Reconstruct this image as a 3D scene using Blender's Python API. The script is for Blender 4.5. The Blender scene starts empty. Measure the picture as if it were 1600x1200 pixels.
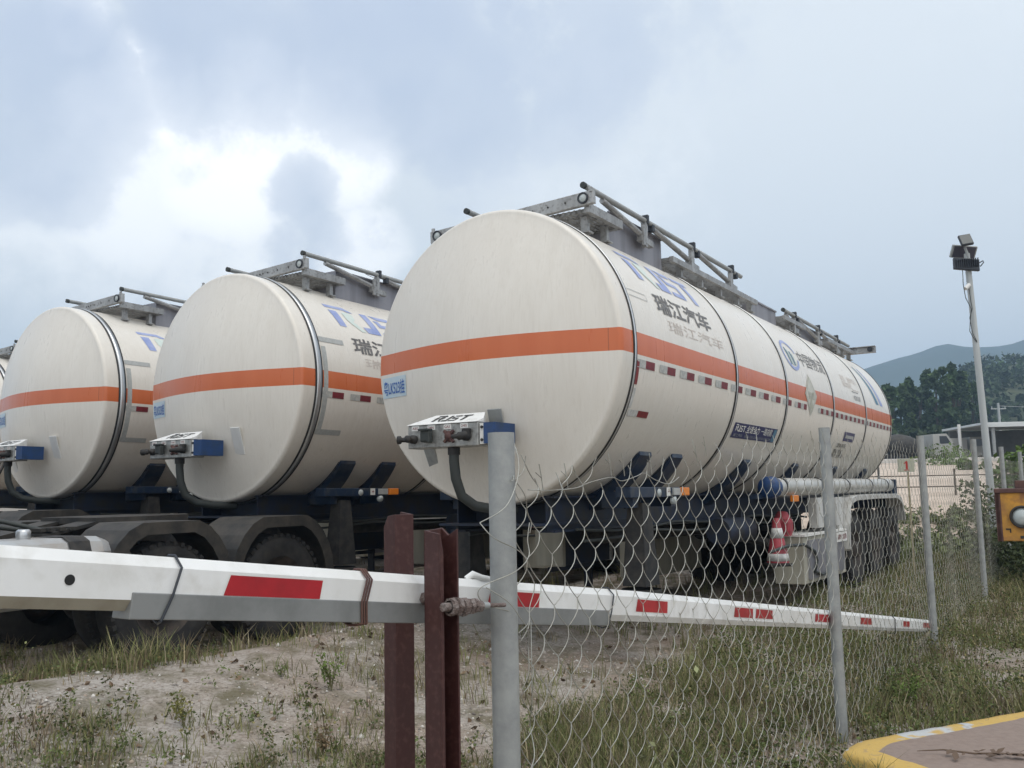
import bpy, bmesh, math, random
import numpy as np
from mathutils import Vector, Matrix, noise
random.seed(7); rng = np.random.default_rng(7)
R = math.radians; PI = math.pi
scene = bpy.context.scene
COL = scene.collection

# ------------------------------------------------------------------ camera
PITCH, ROLL, YAW = 0.1138, -0.0197, 0.5768
cam = bpy.data.cameras.new('camera'); camo = bpy.data.objects.new('camera', cam); COL.objects.link(camo)
camo.matrix_world = Matrix.Translation((0, 0, 1.5)) @ Matrix.Rotation(PI/2 + PITCH, 4, 'X') @ Matrix.Rotation(ROLL, 4, 'Z')
cam.sensor_width = 36; cam.lens = 1425.84/1600*36; cam.clip_start = 0.05; cam.clip_end = 6000
scene.camera = camo
scene.view_settings.view_transform = 'Standard'; scene.view_settings.look = 'None'
scene.view_settings.exposure = 0.38; scene.view_settings.gamma = 1.0

# ------------------------------------------------------------------ node helpers
def N(nt, t, **kw):
    n = nt.nodes.new(t)
    for k, v in kw.items():
        if k.startswith('i_'):
            n.inputs[int(k[2:])].default_value = v
        else: setattr(n, k, v)
    return n
def ramp(nt, fac, stops):
    r = N(nt, 'ShaderNodeValToRGB'); cr = r.color_ramp
    while len(cr.elements) < len(stops): cr.elements.new(0.5)
    for e, (p, c) in zip(cr.elements, stops):
        e.position = p; e.color = (*c, 1) if len(c) == 3 else c
    nt.links.new(fac, r.inputs[0]); return r.outputs[0]
def mixc(nt, fac, a, b):
    m = N(nt, 'ShaderNodeMix', data_type='RGBA')
    for s, v in ((m.inputs[0], fac), (m.inputs[6], a), (m.inputs[7], b)):
        if isinstance(v, (int, float)): s.default_value = v
        elif isinstance(v, tuple): s.default_value = (*v, 1)
        else: nt.links.new(v, s)
    return m.outputs[2]
def math_(nt, op, a, b=None, c=None, clamp=False):
    m = N(nt, 'ShaderNodeMath', operation=op); m.use_clamp = clamp
    for s, v in zip(m.inputs, (a, b, c)):
        if v is None: continue
        if isinstance(v, (int, float)): s.default_value = v
        else: nt.links.new(v, s)
    return m.outputs[0]

# ------------------------------------------------------------------ world: hazy sky with broken cloud
SUN_EL, SUN_AZ = R(66), R(150)      # azimuth clockwise from +Y: behind and right of the camera
world = bpy.data.worlds.new('World'); scene.world = world; world.use_nodes = True
nt = world.node_tree; nt.nodes.clear()
out = N(nt, 'ShaderNodeOutputWorld'); bg = N(nt, 'ShaderNodeBackground')
sky = N(nt, 'ShaderNodeTexSky', sky_type='NISHITA'); sky.sun_disc = False
sky.sun_elevation = SUN_EL; sky.sun_rotation = SUN_AZ; sky.dust_density = 3.0; sky.air_density = 1.0
tc = N(nt, 'ShaderNodeTexCoord')
nz = N(nt, 'ShaderNodeTexNoise'); nz.inputs['Scale'].default_value = 4.0; nz.inputs['Detail'].default_value = 8.0; nz.inputs['Roughness'].default_value = .62
nt.links.new(tc.outputs['Generated'], nz.inputs['Vector'])
va = N(nt, 'ShaderNodeVectorMath', operation='SUBTRACT'); nt.links.new(nz.outputs['Color'], va.inputs[0]); va.inputs[1].default_value = (.5, .5, .5)
vs = N(nt, 'ShaderNodeVectorMath', operation='SCALE'); nt.links.new(va.outputs[0], vs.inputs[0]); vs.inputs['Scale'].default_value = .10
vd = N(nt, 'ShaderNodeVectorMath', operation='ADD'); nt.links.new(tc.outputs['Generated'], vd.inputs[0]); nt.links.new(vs.outputs[0], vd.inputs[1])
def skydir(az, el):
    az, el = R(az), R(el); return (math.sin(az)*math.cos(el), math.cos(az)*math.cos(el), math.sin(el))
def blobs(lst):
    tot = None
    for az, el, rad, w in lst:
        ds = N(nt, 'ShaderNodeVectorMath', operation='DISTANCE'); nt.links.new(vd.outputs[0], ds.inputs[0]); ds.inputs[1].default_value = skydir(az, el)
        mr = N(nt, 'ShaderNodeMapRange', interpolation_type='SMOOTHSTEP'); nt.links.new(ds.outputs['Value'], mr.inputs[0])
        mr.inputs[1].default_value = rad*1.9; mr.inputs[2].default_value = rad*.5; mr.inputs[3].default_value = 0; mr.inputs[4].default_value = w
        tot = mr.outputs[0] if tot is None else math_(nt, 'MAXIMUM', tot, mr.outputs[0])
    return tot
dark = blobs([ (-28.6, 23.2, 0.091, 1), (-28.1, 18.9, 0.063, 0.9), (-25.3, 26.1, 0.042, 0.7), (-18.8, 27.3, 0.091, 1), (-15.2, 25.7, 0.063, 1), (-8.0, 27.2, 0.105, 1), (-3.0, 24.1, 0.091, 0.9), (3.0, 27.2, 0.112, 0.8), (-6.3, 23.3, 0.049, 0.8), (-12.8, 18.2, 0.035, 0.75), (-12.6, 15.6, 0.039, 0.7), (-19.7, 20.6, 0.035, 0.4), (-3.0, 20.0, 0.084, 0.45), (-7.2, 17.3, 0.042, 0.45), (8.9, 27.5, 0.112, 0.45), (-29.3, 17.0, 0.042, 0.5) , (0, 60, .5, .5), (-60, 35, .3, .8)])
brt = blobs([ (-23.8, 24.0, 0.035, 1), (-24.1, 21.9, 0.049, 1), (-21.6, 22.5, 0.042, 1), (-16.0, 22.8, 0.049, 1), (-11.2, 22.0, 0.056, 0.9), (-17.5, 19.4, 0.077, 1), (-9.6, 19.5, 0.042, 0.9), (-23.3, 17.4, 0.084, 0.8), (-27.0, 26.4, 0.028, 1), (-29.9, 21.0, 0.015, 1), (-25.9, 14.3, 0.098, 0.6), (-16.6, 14.2, 0.091, 0.7), (-9.2, 14.9, 0.042, 0.8), (-3.9, 21.5, 0.035, 0.4), (4.4, 20.2, 0.140, 0.35), (1.2, 24.0, 0.049, 0.4) , (170, 50, .9, .7), (100, 60, .7, .6)])
nz2 = N(nt, 'ShaderNodeTexNoise'); nz2.inputs['Scale'].default_value = 9.0; nz2.inputs['Detail'].default_value = 6.0; nt.links.new(vd.outputs[0], nz2.inputs['Vector'])
skyc = N(nt, 'ShaderNodeVectorMath', operation='SCALE'); nt.links.new(sky.outputs[0], skyc.inputs[0]); skyc.inputs['Scale'].default_value = .085
def edge(f, lo, hi, amp):
    mr = N(nt, 'ShaderNodeMapRange', interpolation_type='SMOOTHSTEP'); mr.inputs[1].default_value = lo; mr.inputs[2].default_value = hi
    nt.links.new(math_(nt, 'ADD', f, math_(nt, 'MULTIPLY', math_(nt, 'SUBTRACT', nz3.outputs['Fac'], .5), amp)), mr.inputs[0]); return math_(nt, 'MULTIPLY', mr.outputs[0], math_(nt, 'MULTIPLY', f, 1.0, clamp=True))
nz3 = N(nt, 'ShaderNodeTexNoise'); nz3.inputs['Scale'].default_value = 8.5; nz3.inputs['Detail'].default_value = 10.0; nz3.inputs['Roughness'].default_value = .68; nt.links.new(tc.outputs['Generated'], nz3.inputs['Vector'])
dark = edge(dark, .28, .68, 1.9); brt = edge(brt, .12, .75, 1.5)
base = mixc(nt, .86, skyc.outputs[0], (.80, .855, .90))
c1 = mixc(nt, brt, base, (1.13, 1.14, 1.14))
dk = math_(nt, 'MULTIPLY', dark, math_(nt, 'ADD', math_(nt, 'MULTIPLY', nz2.outputs['Fac'], .8), .5), clamp=True)
c2 = mixc(nt, math_(nt, 'MULTIPLY', dk, .95), c1, (.48, .555, .69))
nt.links.new(c2, bg.inputs['Color']); bg.inputs['Strength'].default_value = 1.0
nt.links.new(bg.outputs[0], out.inputs['Surface'])

sun = bpy.data.lights.new('sun', 'SUN'); sun.energy = .85; sun.angle = R(40); sun.color = (1, .955, .88)
suno = bpy.data.objects.new('sun', sun); COL.objects.link(suno)
sd = Vector((math.sin(SUN_AZ)*math.cos(SUN_EL), math.cos(SUN_AZ)*math.cos(SUN_EL), math.sin(SUN_EL)))
suno.rotation_euler = (-sd).to_track_quat('-Z', 'Y').to_euler()

# ------------------------------------------------------------------ materials
MATS = {}
def mat(name, c, rough=.5, metal=0., c2=None, sc=8., thr=(.4, .65), bump=0., bsc=60., streak=False, spec=.5, coat=0., detail=5., attr=None, c3=None, sc3=40., amt=1., emit=None, space='Object'):
    m = bpy.data.materials.new(name); m.use_nodes = True; t = m.node_tree
    p = t.nodes['Principled BSDF']; p.inputs['Roughness'].default_value = rough; p.inputs['Metallic'].default_value = metal
    p.inputs['Specular IOR Level'].default_value = spec; p.inputs['Coat Weight'].default_value = coat
    tcn = N(t, 'ShaderNodeTexCoord'); vec = tcn.outputs[space]
    col = None
    if c2:
        mp = N(t, 'ShaderNodeMapping'); t.links.new(vec, mp.inputs[0]); mp.inputs['Scale'].default_value = (1, 1, .09) if streak else (1, 1, 1)
        n1 = N(t, 'ShaderNodeTexNoise'); n1.inputs['Scale'].default_value = sc; n1.inputs['Detail'].default_value = detail; n1.inputs['Roughness'].default_value = .65
        t.links.new(mp.outputs[0], n1.inputs['Vector'])
        f = N(t, 'ShaderNodeMapRange'); t.links.new(n1.outputs['Fac'], f.inputs[0]); f.inputs[1].default_value = thr[0]; f.inputs[2].default_value = thr[1]; f.inputs[4].default_value = amt
        col = mixc(t, f.outputs[0], c, c2)
    if c3:
        n3 = N(t, 'ShaderNodeTexNoise'); n3.inputs['Scale'].default_value = sc3; n3.inputs['Detail'].default_value = 4; t.links.new(vec, n3.inputs['Vector'])
        f3 = N(t, 'ShaderNodeMapRange'); t.links.new(n3.outputs['Fac'], f3.inputs[0]); f3.inputs[1].default_value = .5; f3.inputs[2].default_value = .72
        col = mixc(t, f3.outputs[0], col if col is not None else c, c3)
    if attr:
        a = N(t, 'ShaderNodeAttribute', attribute_name=attr)
        col = a.outputs['Color']
    if col is None: p.inputs['Base Color'].default_value = (*c, 1)
    else: t.links.new(col, p.inputs['Base Color'])
    if bump:
        nb = N(t, 'ShaderNodeTexNoise'); nb.inputs['Scale'].default_value = bsc; nb.inputs['Detail'].default_value = 6; t.links.new(vec, nb.inputs['Vector'])
        b = N(t, 'ShaderNodeBump'); b.inputs['Strength'].default_value = bump; b.inputs['Distance'].default_value = .02; t.links.new(nb.outputs['Fac'], b.inputs['Height']); t.links.new(b.outputs[0], p.inputs['Normal'])
    if emit: p.inputs['Emission Color'].default_value = (*emit, 1); p.inputs['Emission Strength'].default_value = 1
    MATS[name] = m; return m
mat('white_paint', (.72, .715, .70), .35, c2=(.58, .57, .54), sc=5, streak=True, amt=.5)
mat('band_black', (.012, .012, .012), .45)
mat('band_silver', (.55, .56, .57), .3, .85)
mat('galv', (.37, .38, .37), .5, .25, c2=(.27, .28, .28), sc=14, thr=(.35, .7), bump=.05)
mat('alu', (.42, .42, .415), .45, .5, c2=(.25, .245, .24), sc=6, streak=True, thr=(.35, .7), c3=(.2, .19, .18), sc3=30)
mat('alu_panel', (.30, .295, .32), .5, .45, c2=(.22, .215, .235), sc=4, streak=True)
mat('steel_box', (.42, .42, .40), .4, .6, c2=(.16, .155, .15), sc=22, thr=(.45, .75), streak=False)
mat('blue_paint', (.006, .022, .055), .4, c2=(.01, .022, .05), sc=4, c3=(.05, .055, .06), sc3=9)
mat('blue_frame', (.008, .018, .045), .55, c2=(.022, .022, .024), sc=5)
mat('blue_bright', (.012, .05, .16), .45, c2=(.02, .045, .10), sc=9)
mat('black_dirty', (.014, .014, .015), .7, c2=(.045, .04, .035), sc=7)
mat('tyre', (.014, .014, .015), .85, c2=(.05, .045, .04), sc=5, thr=(.4, .8))
mat('fender_black', (.022, .021, .02), .65, c2=(.06, .052, .043), sc=4)
mat('fender_grey', (.60, .60, .58), .45, .1, c2=(.36, .345, .32), sc=6, streak=True)
mat('rubber', (.035, .04, .038), .6)
mat('rim', (.035, .03, .027), .8, .1, c2=(.07, .055, .045), sc=10)
mat('orange_lamp', (.75, .22, .02), .3)
mat('white_lens', (.45, .49, .49), .2)
mat('red_refl', (.42, .012, .02), .35, c2=(.30, .01, .015), sc=6)
mat('dark_red', (.22, .015, .02), .5, c2=(.15, .02, .02), sc=20)
mat('tube_pale', (.58, .57, .54), .4, .35, c2=(.42, .41, .38), sc=4)
mat('tape_white', (.50, .50, .47), .4, c2=(.33, .34, .33), sc=30)
mat('tape_red', (.20, .018, .03), .5, c2=(.13, .02, .025), sc=25)
mat('white_refl', (.62, .62, .60), .4, c2=(.42, .42, .41), sc=20)
mat('grey_refl', (.36, .37, .36), .4, c2=(.44, .45, .44), sc=30)
mat('decal_blue', (.24, .30, .56), .45, c2=(.40, .45, .66), sc=4)
mat('decal_green', (.56, .66, .62), .45, c2=(.64, .69, .64), sc=8)
mat('decal_dark', (.10, .095, .095), .5, c2=(.22, .21, .20), sc=25)
mat('decal_ghost', (.56, .49, .44), .5, c2=(.66, .62, .57), sc=14)
mat('decal_navy', (.025, .03, .12), .4)
mat('decal_black', (.035, .035, .035), .5)
mat('decal_teal', (.08, .20, .30), .5)
mat('decal_plate', (.50, .62, .70), .45, c2=(.58, .66, .70), sc=12)
mat('decal_plateink', (.04, .13, .42), .5)
mat('decal_cream', (.58, .57, .50), .5, c2=(.48, .48, .43), sc=18)
mat('decal_olive', (.42, .42, .34), .5)
mat('white_label', (.74, .73, .70), .45)
mat('plate_white', (.82, .82, .80), .4, c2=(.6, .59, .56), sc=16, thr=(.5, .75))
mat('red_oxide', (.055, .016, .014), .55, c2=(.05, .017, .015), sc=4, c3=(.085, .035, .03), sc3=60, bump=.05)
mat('rust', (.17, .125, .11), .85, .2, c2=(.30, .26, .245), sc=40, bump=.8, bsc=120)
mat('arm_white', (.80, .80, .79), .4, c2=(.66, .65, .62), sc=3, streak=True, amt=.6, c3=(.66, .65, .62), sc3=16, bump=.03)
mat('arm_beige', (.36, .33, .26), .6, c2=(.28, .25, .19), sc=9)
mat('arm_grey', (.26, .265, .26), .5, .3, c2=(.20, .205, .20), sc=8)
mat('wire', (.44, .44, .40), .45, .5, c2=(.28, .26, .22), sc=9)
mat('yellow_box', (.62, .30, .035), .5, c2=(.40, .20, .04), sc=9, c3=(.30, .13, .04), sc3=13, bump=.05)
mat('rust_frame', (.07, .03, .03), .7, c2=(.12, .06, .045), sc=12)
mat('cone_red', (.34, .035, .05), .5, c2=(.26, .05, .06), sc=6)
mat('cream_panel', (.46, .44, .36), .5, c2=(.34, .32, .26), sc=5, streak=True)
mat('grass', (.1, .12, .03), .75, attr='tint', spec=.2)
mat('stone', (.45, .42, .38), .85, attr='tint')
mat('bark', (.10, .08, .06), .9, c2=(.05, .04, .03), sc=6)
mat('bark_pale', (.24, .22, .19), .9)
mat('wall_pink', (.52, .40, .33), .85, c2=(.60, .49, .41), sc=1.2, c3=(.42, .33, .27), sc3=5)
mat('wall_cap', (.60, .58, .55), .8, c2=(.45, .43, .40), sc=2)
mat('roof_white', (.62, .64, .64), .5, c2=(.5, .52, .52), sc=.6)
mat('shed_wall', (.14, .14, .135), .8, c2=(.22, .22, .21), sc=.5)
mat('dark_glass', (.02, .025, .03), .1)
mat('wood', (.42, .37, .24), .8, c2=(.28, .24, .16), sc=20)
mat('dead', (.12, .08, .055), .9)
mat('concrete_pole', (.48, .50, .50), .75, c2=(.38, .40, .40), sc=3, streak=True)
mat('lamp_black', (.025, .03, .04), .5)
mat('lamp_glass', (.075, .085, .085), .3)
mat('solar', (.06, .055, .075), .3)
mat('sign_cream', (.50, .50, .38), .6, c2=(.42, .44, .36), sc=12)
mat('sign_red', (.45, .04, .03), .6)

# tank paint: cream enamel, orange band at one height, vertical rain grime
def tank_mat(name, z0, z1, cz):
    m = bpy.data.materials.new(name); m.use_nodes = True; t = m.node_tree; p = t.nodes['Principled BSDF']
    p.inputs['Roughness'].default_value = .38; p.inputs['Coat Weight'].default_value = .15; p.inputs['Coat Roughness'].default_value = .2
    tcn = N(t, 'ShaderNodeTexCoord'); sx = N(t, 'ShaderNodeSeparateXYZ'); t.links.new(tcn.outputs['Object'], sx.inputs[0])
    mp = N(t, 'ShaderNodeMapping'); t.links.new(tcn.outputs['Object'], mp.inputs[0]); mp.inputs['Scale'].default_value = (1, 1, .07)
    n1 = N(t, 'ShaderNodeTexNoise'); n1.inputs['Scale'].default_value = 11; n1.inputs['Detail'].default_value = 7; n1.inputs['Roughness'].default_value = .7; t.links.new(mp.outputs[0], n1.inputs['Vector'])
    n2 = N(t, 'ShaderNodeTexNoise'); n2.inputs['Scale'].default_value = 1.3; n2.inputs['Detail'].default_value = 4; t.links.new(tcn.outputs['Object'], n2.inputs['Vector'])
    n3 = N(t, 'ShaderNodeTexNoise'); n3.inputs['Scale'].default_value = 55; n3.inputs['Detail'].default_value = 3; t.links.new(mp.outputs[0], n3.inputs['Vector'])
    f1 = N(t, 'ShaderNodeMapRange'); t.links.new(n1.outputs['Fac'], f1.inputs[0]); f1.inputs[1].default_value = .42; f1.inputs[2].default_value = .75; f1.inputs[4].default_value = .38
    f2 = N(t, 'ShaderNodeMapRange'); t.links.new(n2.outputs['Fac'], f2.inputs[0]); f2.inputs[1].default_value = .35; f2.inputs[2].default_value = .7; f2.inputs[4].default_value = .5
    f3 = N(t, 'ShaderNodeMapRange'); t.links.new(n3.outputs['Fac'], f3.inputs[0]); f3.inputs[1].default_value = .5; f3.inputs[2].default_value = .8; f3.inputs[4].default_value = .2
    c = mixc(t, f1.outputs[0], (.755, .715, .65), (.60, .55, .48)); c = mixc(t, f2.outputs[0], c, (.70, .65, .58)); c = mixc(t, f3.outputs[0], c, (.50, .44, .36))
    no = N(t, 'ShaderNodeTexNoise'); no.inputs['Scale'].default_value = 6; no.inputs['Detail'].default_value = 6; t.links.new(mp.outputs[0], no.inputs['Vector'])
    oc = mixc(t, no.outputs['Fac'], (.54, .115, .03), (.64, .17, .06))
    inb = math_(t, 'MULTIPLY', math_(t, 'GREATER_THAN', sx.outputs[2], z0), math_(t, 'LESS_THAN', sx.outputs[2], z1))
    # thin darker vinyl edge lines and seams
    c = mixc(t, inb, c, oc)
    seam = math_(t, 'MULTIPLY', inb, math_(t, 'LESS_THAN', math_(t, 'ABSOLUTE', math_(t, 'SUBTRACT', sx.outputs[0], 1.145)), .004))
    c = mixc(t, math_(t, 'MULTIPLY', seam, .6), c, (.25, .06, .02))
    t.links.new(c, p.inputs['Base Color'])
    t.links.new(math_(t, 'ADD', math_(t, 'MULTIPLY', n1.outputs['Fac'], .35), .14), p.inputs['Roughness'])
    b = N(t, 'ShaderNodeBump'); b.inputs['Strength'].default_value = .12; b.inputs['Distance'].default_value = .05; t.links.new(n2.outputs['Fac'], b.inputs['Height']); t.links.new(b.outputs[0], p.inputs['Normal'])
    MATS[name] = m
tank_mat('tank_paint', 2.553, 2.737, 2.627)

# ------------------------------------------------------------------ mesh builder
class MB:
    def __init__(s): s.v = []; s.f = []; s.sm = []; s.mi = []; s.mats = []
    def mslot(s, name):
        if name not in s.mats: s.mats.append(name)
        return s.mats.index(name)
    def add(s, vs, fs, smooth=False, m=None):
        o = len(s.v); s.v += [tuple(v) for v in vs]; k = s.mslot(m) if m else 0
        for f in fs: s.f.append(tuple(i + o for i in f)); s.sm.append(smooth); s.mi.append(k)
    def box(s, c, size, rot=None, ch=0, m=None):
        hx, hy, hz = (x/2 for x in size); M = (rot.to_matrix() if hasattr(rot, 'to_matrix') else Matrix.Rotation(rot, 3, 'Z') if rot else Matrix.Identity(3)); c = Vector(c)
        if ch:
            bm = bmesh.new(); bmesh.ops.create_cube(bm, size=1)
            for v in bm.verts: v.co = Vector((v.co.x*size[0], v.co.y*size[1], v.co.z*size[2]))
            bmesh.ops.bevel(bm, geom=bm.edges[:], offset=ch, segments=2, affect='EDGES', profile=.5)
            bm.verts.index_update(); s.add([c + M @ v.co for v in bm.verts], [[v.index for v in f.verts] for f in bm.faces], False, m); bm.free(); return
        vs = [c + M @ Vector((x*hx, y*hy, z*hz)) for x in (-1, 1) for y in (-1, 1) for z in (-1, 1)]
        s.add(vs, [(0, 1, 3, 2), (4, 6, 7, 5), (0, 4, 5, 1), (2, 3, 7, 6), (0, 2, 6, 4), (1, 5, 7, 3)], False, m)
    def bar(s, a, b, w, h, up=(0, 0, 1), m=None):
        a, b = Vector(a), Vector(b); d = (b - a); L = d.length; d.normalize(); x = d.cross(Vector(up)).normalized(); z = x.cross(d)
        M = Matrix((x, d, z)).transposed(); hx, hy, hz = w/2, L/2, h/2; c = (a + b)/2
        vs = [c + M @ Vector((i*hx, j*hy, k*hz)) for i in (-1, 1) for j in (-1, 1) for k in (-1, 1)]
        s.add(vs, [(0, 1, 3, 2), (4, 6, 7, 5), (0, 4, 5, 1), (2, 3, 7, 6), (0, 2, 6, 4), (1, 5, 7, 3)], False, m)
    def tube(s, path, r, n=12, cap=True, m=None, hollow=False):
        P = [Vector(p) for p in path]; rr = r if isinstance(r, (list, tuple)) else [r]*len(P)
        d0 = (P[1] - P[0]).normalized(); up = Vector((0, 0, 1)) if abs(d0.z) < .9 else Vector((1, 0, 0)); x = d0.cross(up).normalized()
        vs = []
        for i, p in enumerate(P):
            d = (P[min(i+1, len(P)-1)] - P[max(i-1, 0)]).normalized(); x = (x - d*x.dot(d)).normalized(); y = d.cross(x)
            vs += [p + (x*math.cos(2*PI*k/n) + y*math.sin(2*PI*k/n))*rr[i] for k in range(n)]
        fs = [(i*n+k, i*n+(k+1) % n, (i+1)*n+(k+1) % n, (i+1)*n+k) for i in range(len(P)-1) for k in range(n)]
        s.add(vs, fs, n > 4, m)
        if cap:
            for i, sgn in ((0, -1), (len(P)-1, 1)):
                ring = vs[i*n:(i+1)*n]
                s.add(ring, [tuple(range(n)) if sgn > 0 else tuple(range(n-1, -1, -1))], False, m)
    def cyl(s, a, b, r, n=20, m=None): s.tube([a, b], r, n, True, m)
    def disc_stack(s, c, axis, prof, n=32, m=None, smooth=True):
        # prof: list of (offset along axis, radius)
        c = Vector(c); a = Vector(axis).normalized(); up = Vector((0, 0, 1)) if abs(a.z) < .9 else Vector((1, 0, 0)); x = a.cross(up).normalized(); y = a.cross(x); vs = []
        for o, r in prof: vs += [c + a*o + (x*math.cos(2*PI*k/n) + y*math.sin(2*PI*k/n))*max(r, 1e-4) for k in range(n)]
        s.add(vs, [(i*n+k, (i+1)*n+k, (i+1)*n+(k+1) % n, i*n+(k+1) % n) for i in range(len(prof)-1) for k in range(n)], smooth, m)
    def prism(s, poly, fn, t0, t1, m=None):
        # poly 2D points; fn(u,v,t)->3D
        n = len(poly); vs = [fn(u, v, t0) for u, v in poly] + [fn(u, v, t1) for u, v in poly]
        s.add(vs, [tuple(range(n-1, -1, -1)), tuple(range(n, 2*n))] + [(i, (i+1) % n, n+(i+1) % n, n+i) for i in range(n)], False, m)
    def build(s, name, m=None, parent=None, bevel=0):
        me = bpy.data.meshes.new(name); me.from_pydata([tuple(v) for v in s.v], [], s.f)
        me.polygons.foreach_set('use_smooth', s.sm)
        if s.mats: me.polygons.foreach_set('material_index', s.mi)
        for k in (s.mats or ([m] if m else [])): me.materials.append(MATS[k])
        bm = bmesh.new(); bm.from_mesh(me); bmesh.ops.recalc_face_normals(bm, faces=bm.faces); bm.to_mesh(me); bm.free()
        me.update()
        o = bpy.data.objects.new(name, me); COL.objects.link(o)
        if parent: o.parent = parent
        if bevel:
            b = o.modifiers.new('bevel', 'BEVEL'); b.width = bevel; b.segments = 2; b.limit_method = 'ANGLE'; b.angle_limit = R(40)
        return o
def tag(o, label=None, cat=None, group=None, kind=None):
    for k, v in (('label', label), ('category', cat), ('group', group), ('kind', kind)):
        if v: o[k] = v
    return o
def thing(name, label, cat, loc=(0, 0, 0), rot=(0, 0, 0), group=None):
    o = bpy.data.objects.new(name, None); COL.objects.link(o); o.location = loc; o.rotation_euler = rot; return tag(o, label, cat, group)
def dup(o, parent=None):
    c = o.copy(); COL.objects.link(c); c.parent = parent
    for ch in [x for x in bpy.data.objects if x.parent == o]: dup(ch, c)
    return c
def fast_mesh(name, V, F4, mname, tint=None, kind=None, F3=None):
    me = bpy.data.meshes.new(name); V = np.asarray(V, 'f4'); F4 = np.asarray(F4, 'i4').reshape(-1, 4); F3 = np.zeros((0, 3), 'i4') if F3 is None else np.asarray(F3, 'i4')
    me.vertices.add(len(V)); me.vertices.foreach_set('co', V.ravel())
    nl = F4.size + F3.size; me.loops.add(nl); me.loops.foreach_set('vertex_index', np.concatenate([F4.ravel(), F3.ravel()]))
    me.polygons.add(len(F4) + len(F3)); st = np.concatenate([np.arange(len(F4))*4, F4.size + np.arange(len(F3))*3]).astype('i4'); me.polygons.foreach_set('loop_start', st)
    me.update(calc_edges=True)
    if tint is not None:
        a = me.color_attributes.new('tint', 'FLOAT_COLOR', 'POINT'); t = np.concatenate([np.asarray(tint, 'f4'), np.ones((len(V), 1), 'f4')], 1); a.data.foreach_set('color', t.ravel())
    me.materials.append(MATS[mname]); o = bpy.data.objects.new(name, me); COL.objects.link(o)
    if kind: o['kind'] = kind
    return o

# ------------------------------------------------------------------ frame of the parked row
D = Vector((math.sin(YAW), math.cos(YAW), 0)); RT = Vector((math.cos(YAW), -math.sin(YAW), 0))
O1 = Vector((-.0711, 7.8892, 0)); O2 = Vector((-3.0939, 10.1996, 0)); O3 = Vector((-6.0126, 12.1796, 0)); O4 = Vector((-9.875, 16.65, 0))
def W(s, r, z, O=O1): return O + D*s + RT*r + Vector((0, 0, z))
def gz(x, y):
    q = (x - O1.x)*RT.x + (y - O1.y)*RT.y
    z = .018*min(max(0, -q), 14)
    s_ = (x - O1.x)*D.x + (y - O1.y)*D.y
    sm = lambda a, b, v: (lambda t: t*t*(3-2*t))(min(max((v-a)/(b-a), 0), 1))
    qq = q+1.25+.2*math.sin(s_*1.3); z += .31*(math.exp(-(qq/1.25)**2) if qq > 0 else math.exp(-(qq/.78)**2))*sm(-9, -7.5, s_)*(1-sm(1.2, 3.4, s_))
    return z + .035*noise.noise(Vector((x*.9, y*.9, 3))) + .012*noise.noise(Vector((x*3.1, y*3.1, 7)))

# ------------------------------------------------------------------ ground
def ground_mat():
    m = bpy.data.materials.new('ground'); m.use_nodes = True; t = m.node_tree; p = t.nodes['Principled BSDF']; p.inputs['Roughness'].default_value = .95; p.inputs['Specular IOR Level'].default_value = .15
    tcn = N(t, 'ShaderNodeTexCoord'); v = tcn.outputs['Object']
    def nz_(s, d=6, r=.6):
        n = N(t, 'ShaderNodeTexNoise'); n.inputs['Scale'].default_value = s; n.inputs['Detail'].default_value = d; n.inputs['Roughness'].default_value = r; t.links.new(v, n.inputs['Vector']); return n.outputs['Fac']
    a = ramp(t, nz_(1.1), [(.3, (.26, .20, .155)), (.5, (.37, .305, .25)), (.68, (.46, .40, .34))])
    a = mixc(t, ramp(t, nz_(.55, 5), [(.42, (0, 0, 0)), (.62, (1, 1, 1))]), a, (.45, .415, .38))
    a = mixc(t, ramp(t, nz_(38, 4, .7), [(.45, (0, 0, 0)), (.7, (.85, .85, .85))]), a, (.16, .125, .10))
    a = mixc(t, ramp(t, nz_(75, 3, .7), [(.60, (0, 0, 0)), (.72, (.9, .9, .9))]), a, (.50, .47, .43))
    a = mixc(t, ramp(t, nz_(2.6, 7, .7), [(.46, (0, 0, 0)), (.62, (.8, .8, .8))]), a, (.12, .105, .055))
    t.links.new(a, p.inputs['Base Color'])
    b = N(t, 'ShaderNodeBump'); b.inputs['Strength'].default_value = .7; b.inputs['Distance'].default_value = .02; t.links.new(math_(t, 'ADD', nz_(42, 8, .75), math_(t, 'MULTIPLY', nz_(5, 6, .6), 3.0)), b.inputs['Height']); t.links.new(b.outputs[0], p.inputs['Normal'])
    MATS['ground'] = m
ground_mat()
xs = np.concatenate([-np.geomspace(1000, 12.5, 24), np.arange(-12, 14.01, .16), np.geomspace(14.5, 1150, 24)])
ys = np.concatenate([[-190, -60, -20, -8, -3, 0], np.arange(1, 20.01, .16), np.geomspace(20.6, 1250, 28)])
V = [(x, y, gz(x, y)) for y in ys for x in xs]; nx = len(xs)
F = [(j*nx+i, j*nx+i+1, (j+1)*nx+i+1, (j+1)*nx+i) for j in range(len(ys)-1) for i in range(nx-1)]
g = fast_mesh('ground', V, F, 'ground', kind='structure'); g.data.polygons.foreach_set('use_smooth', [True]*len(F))

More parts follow.
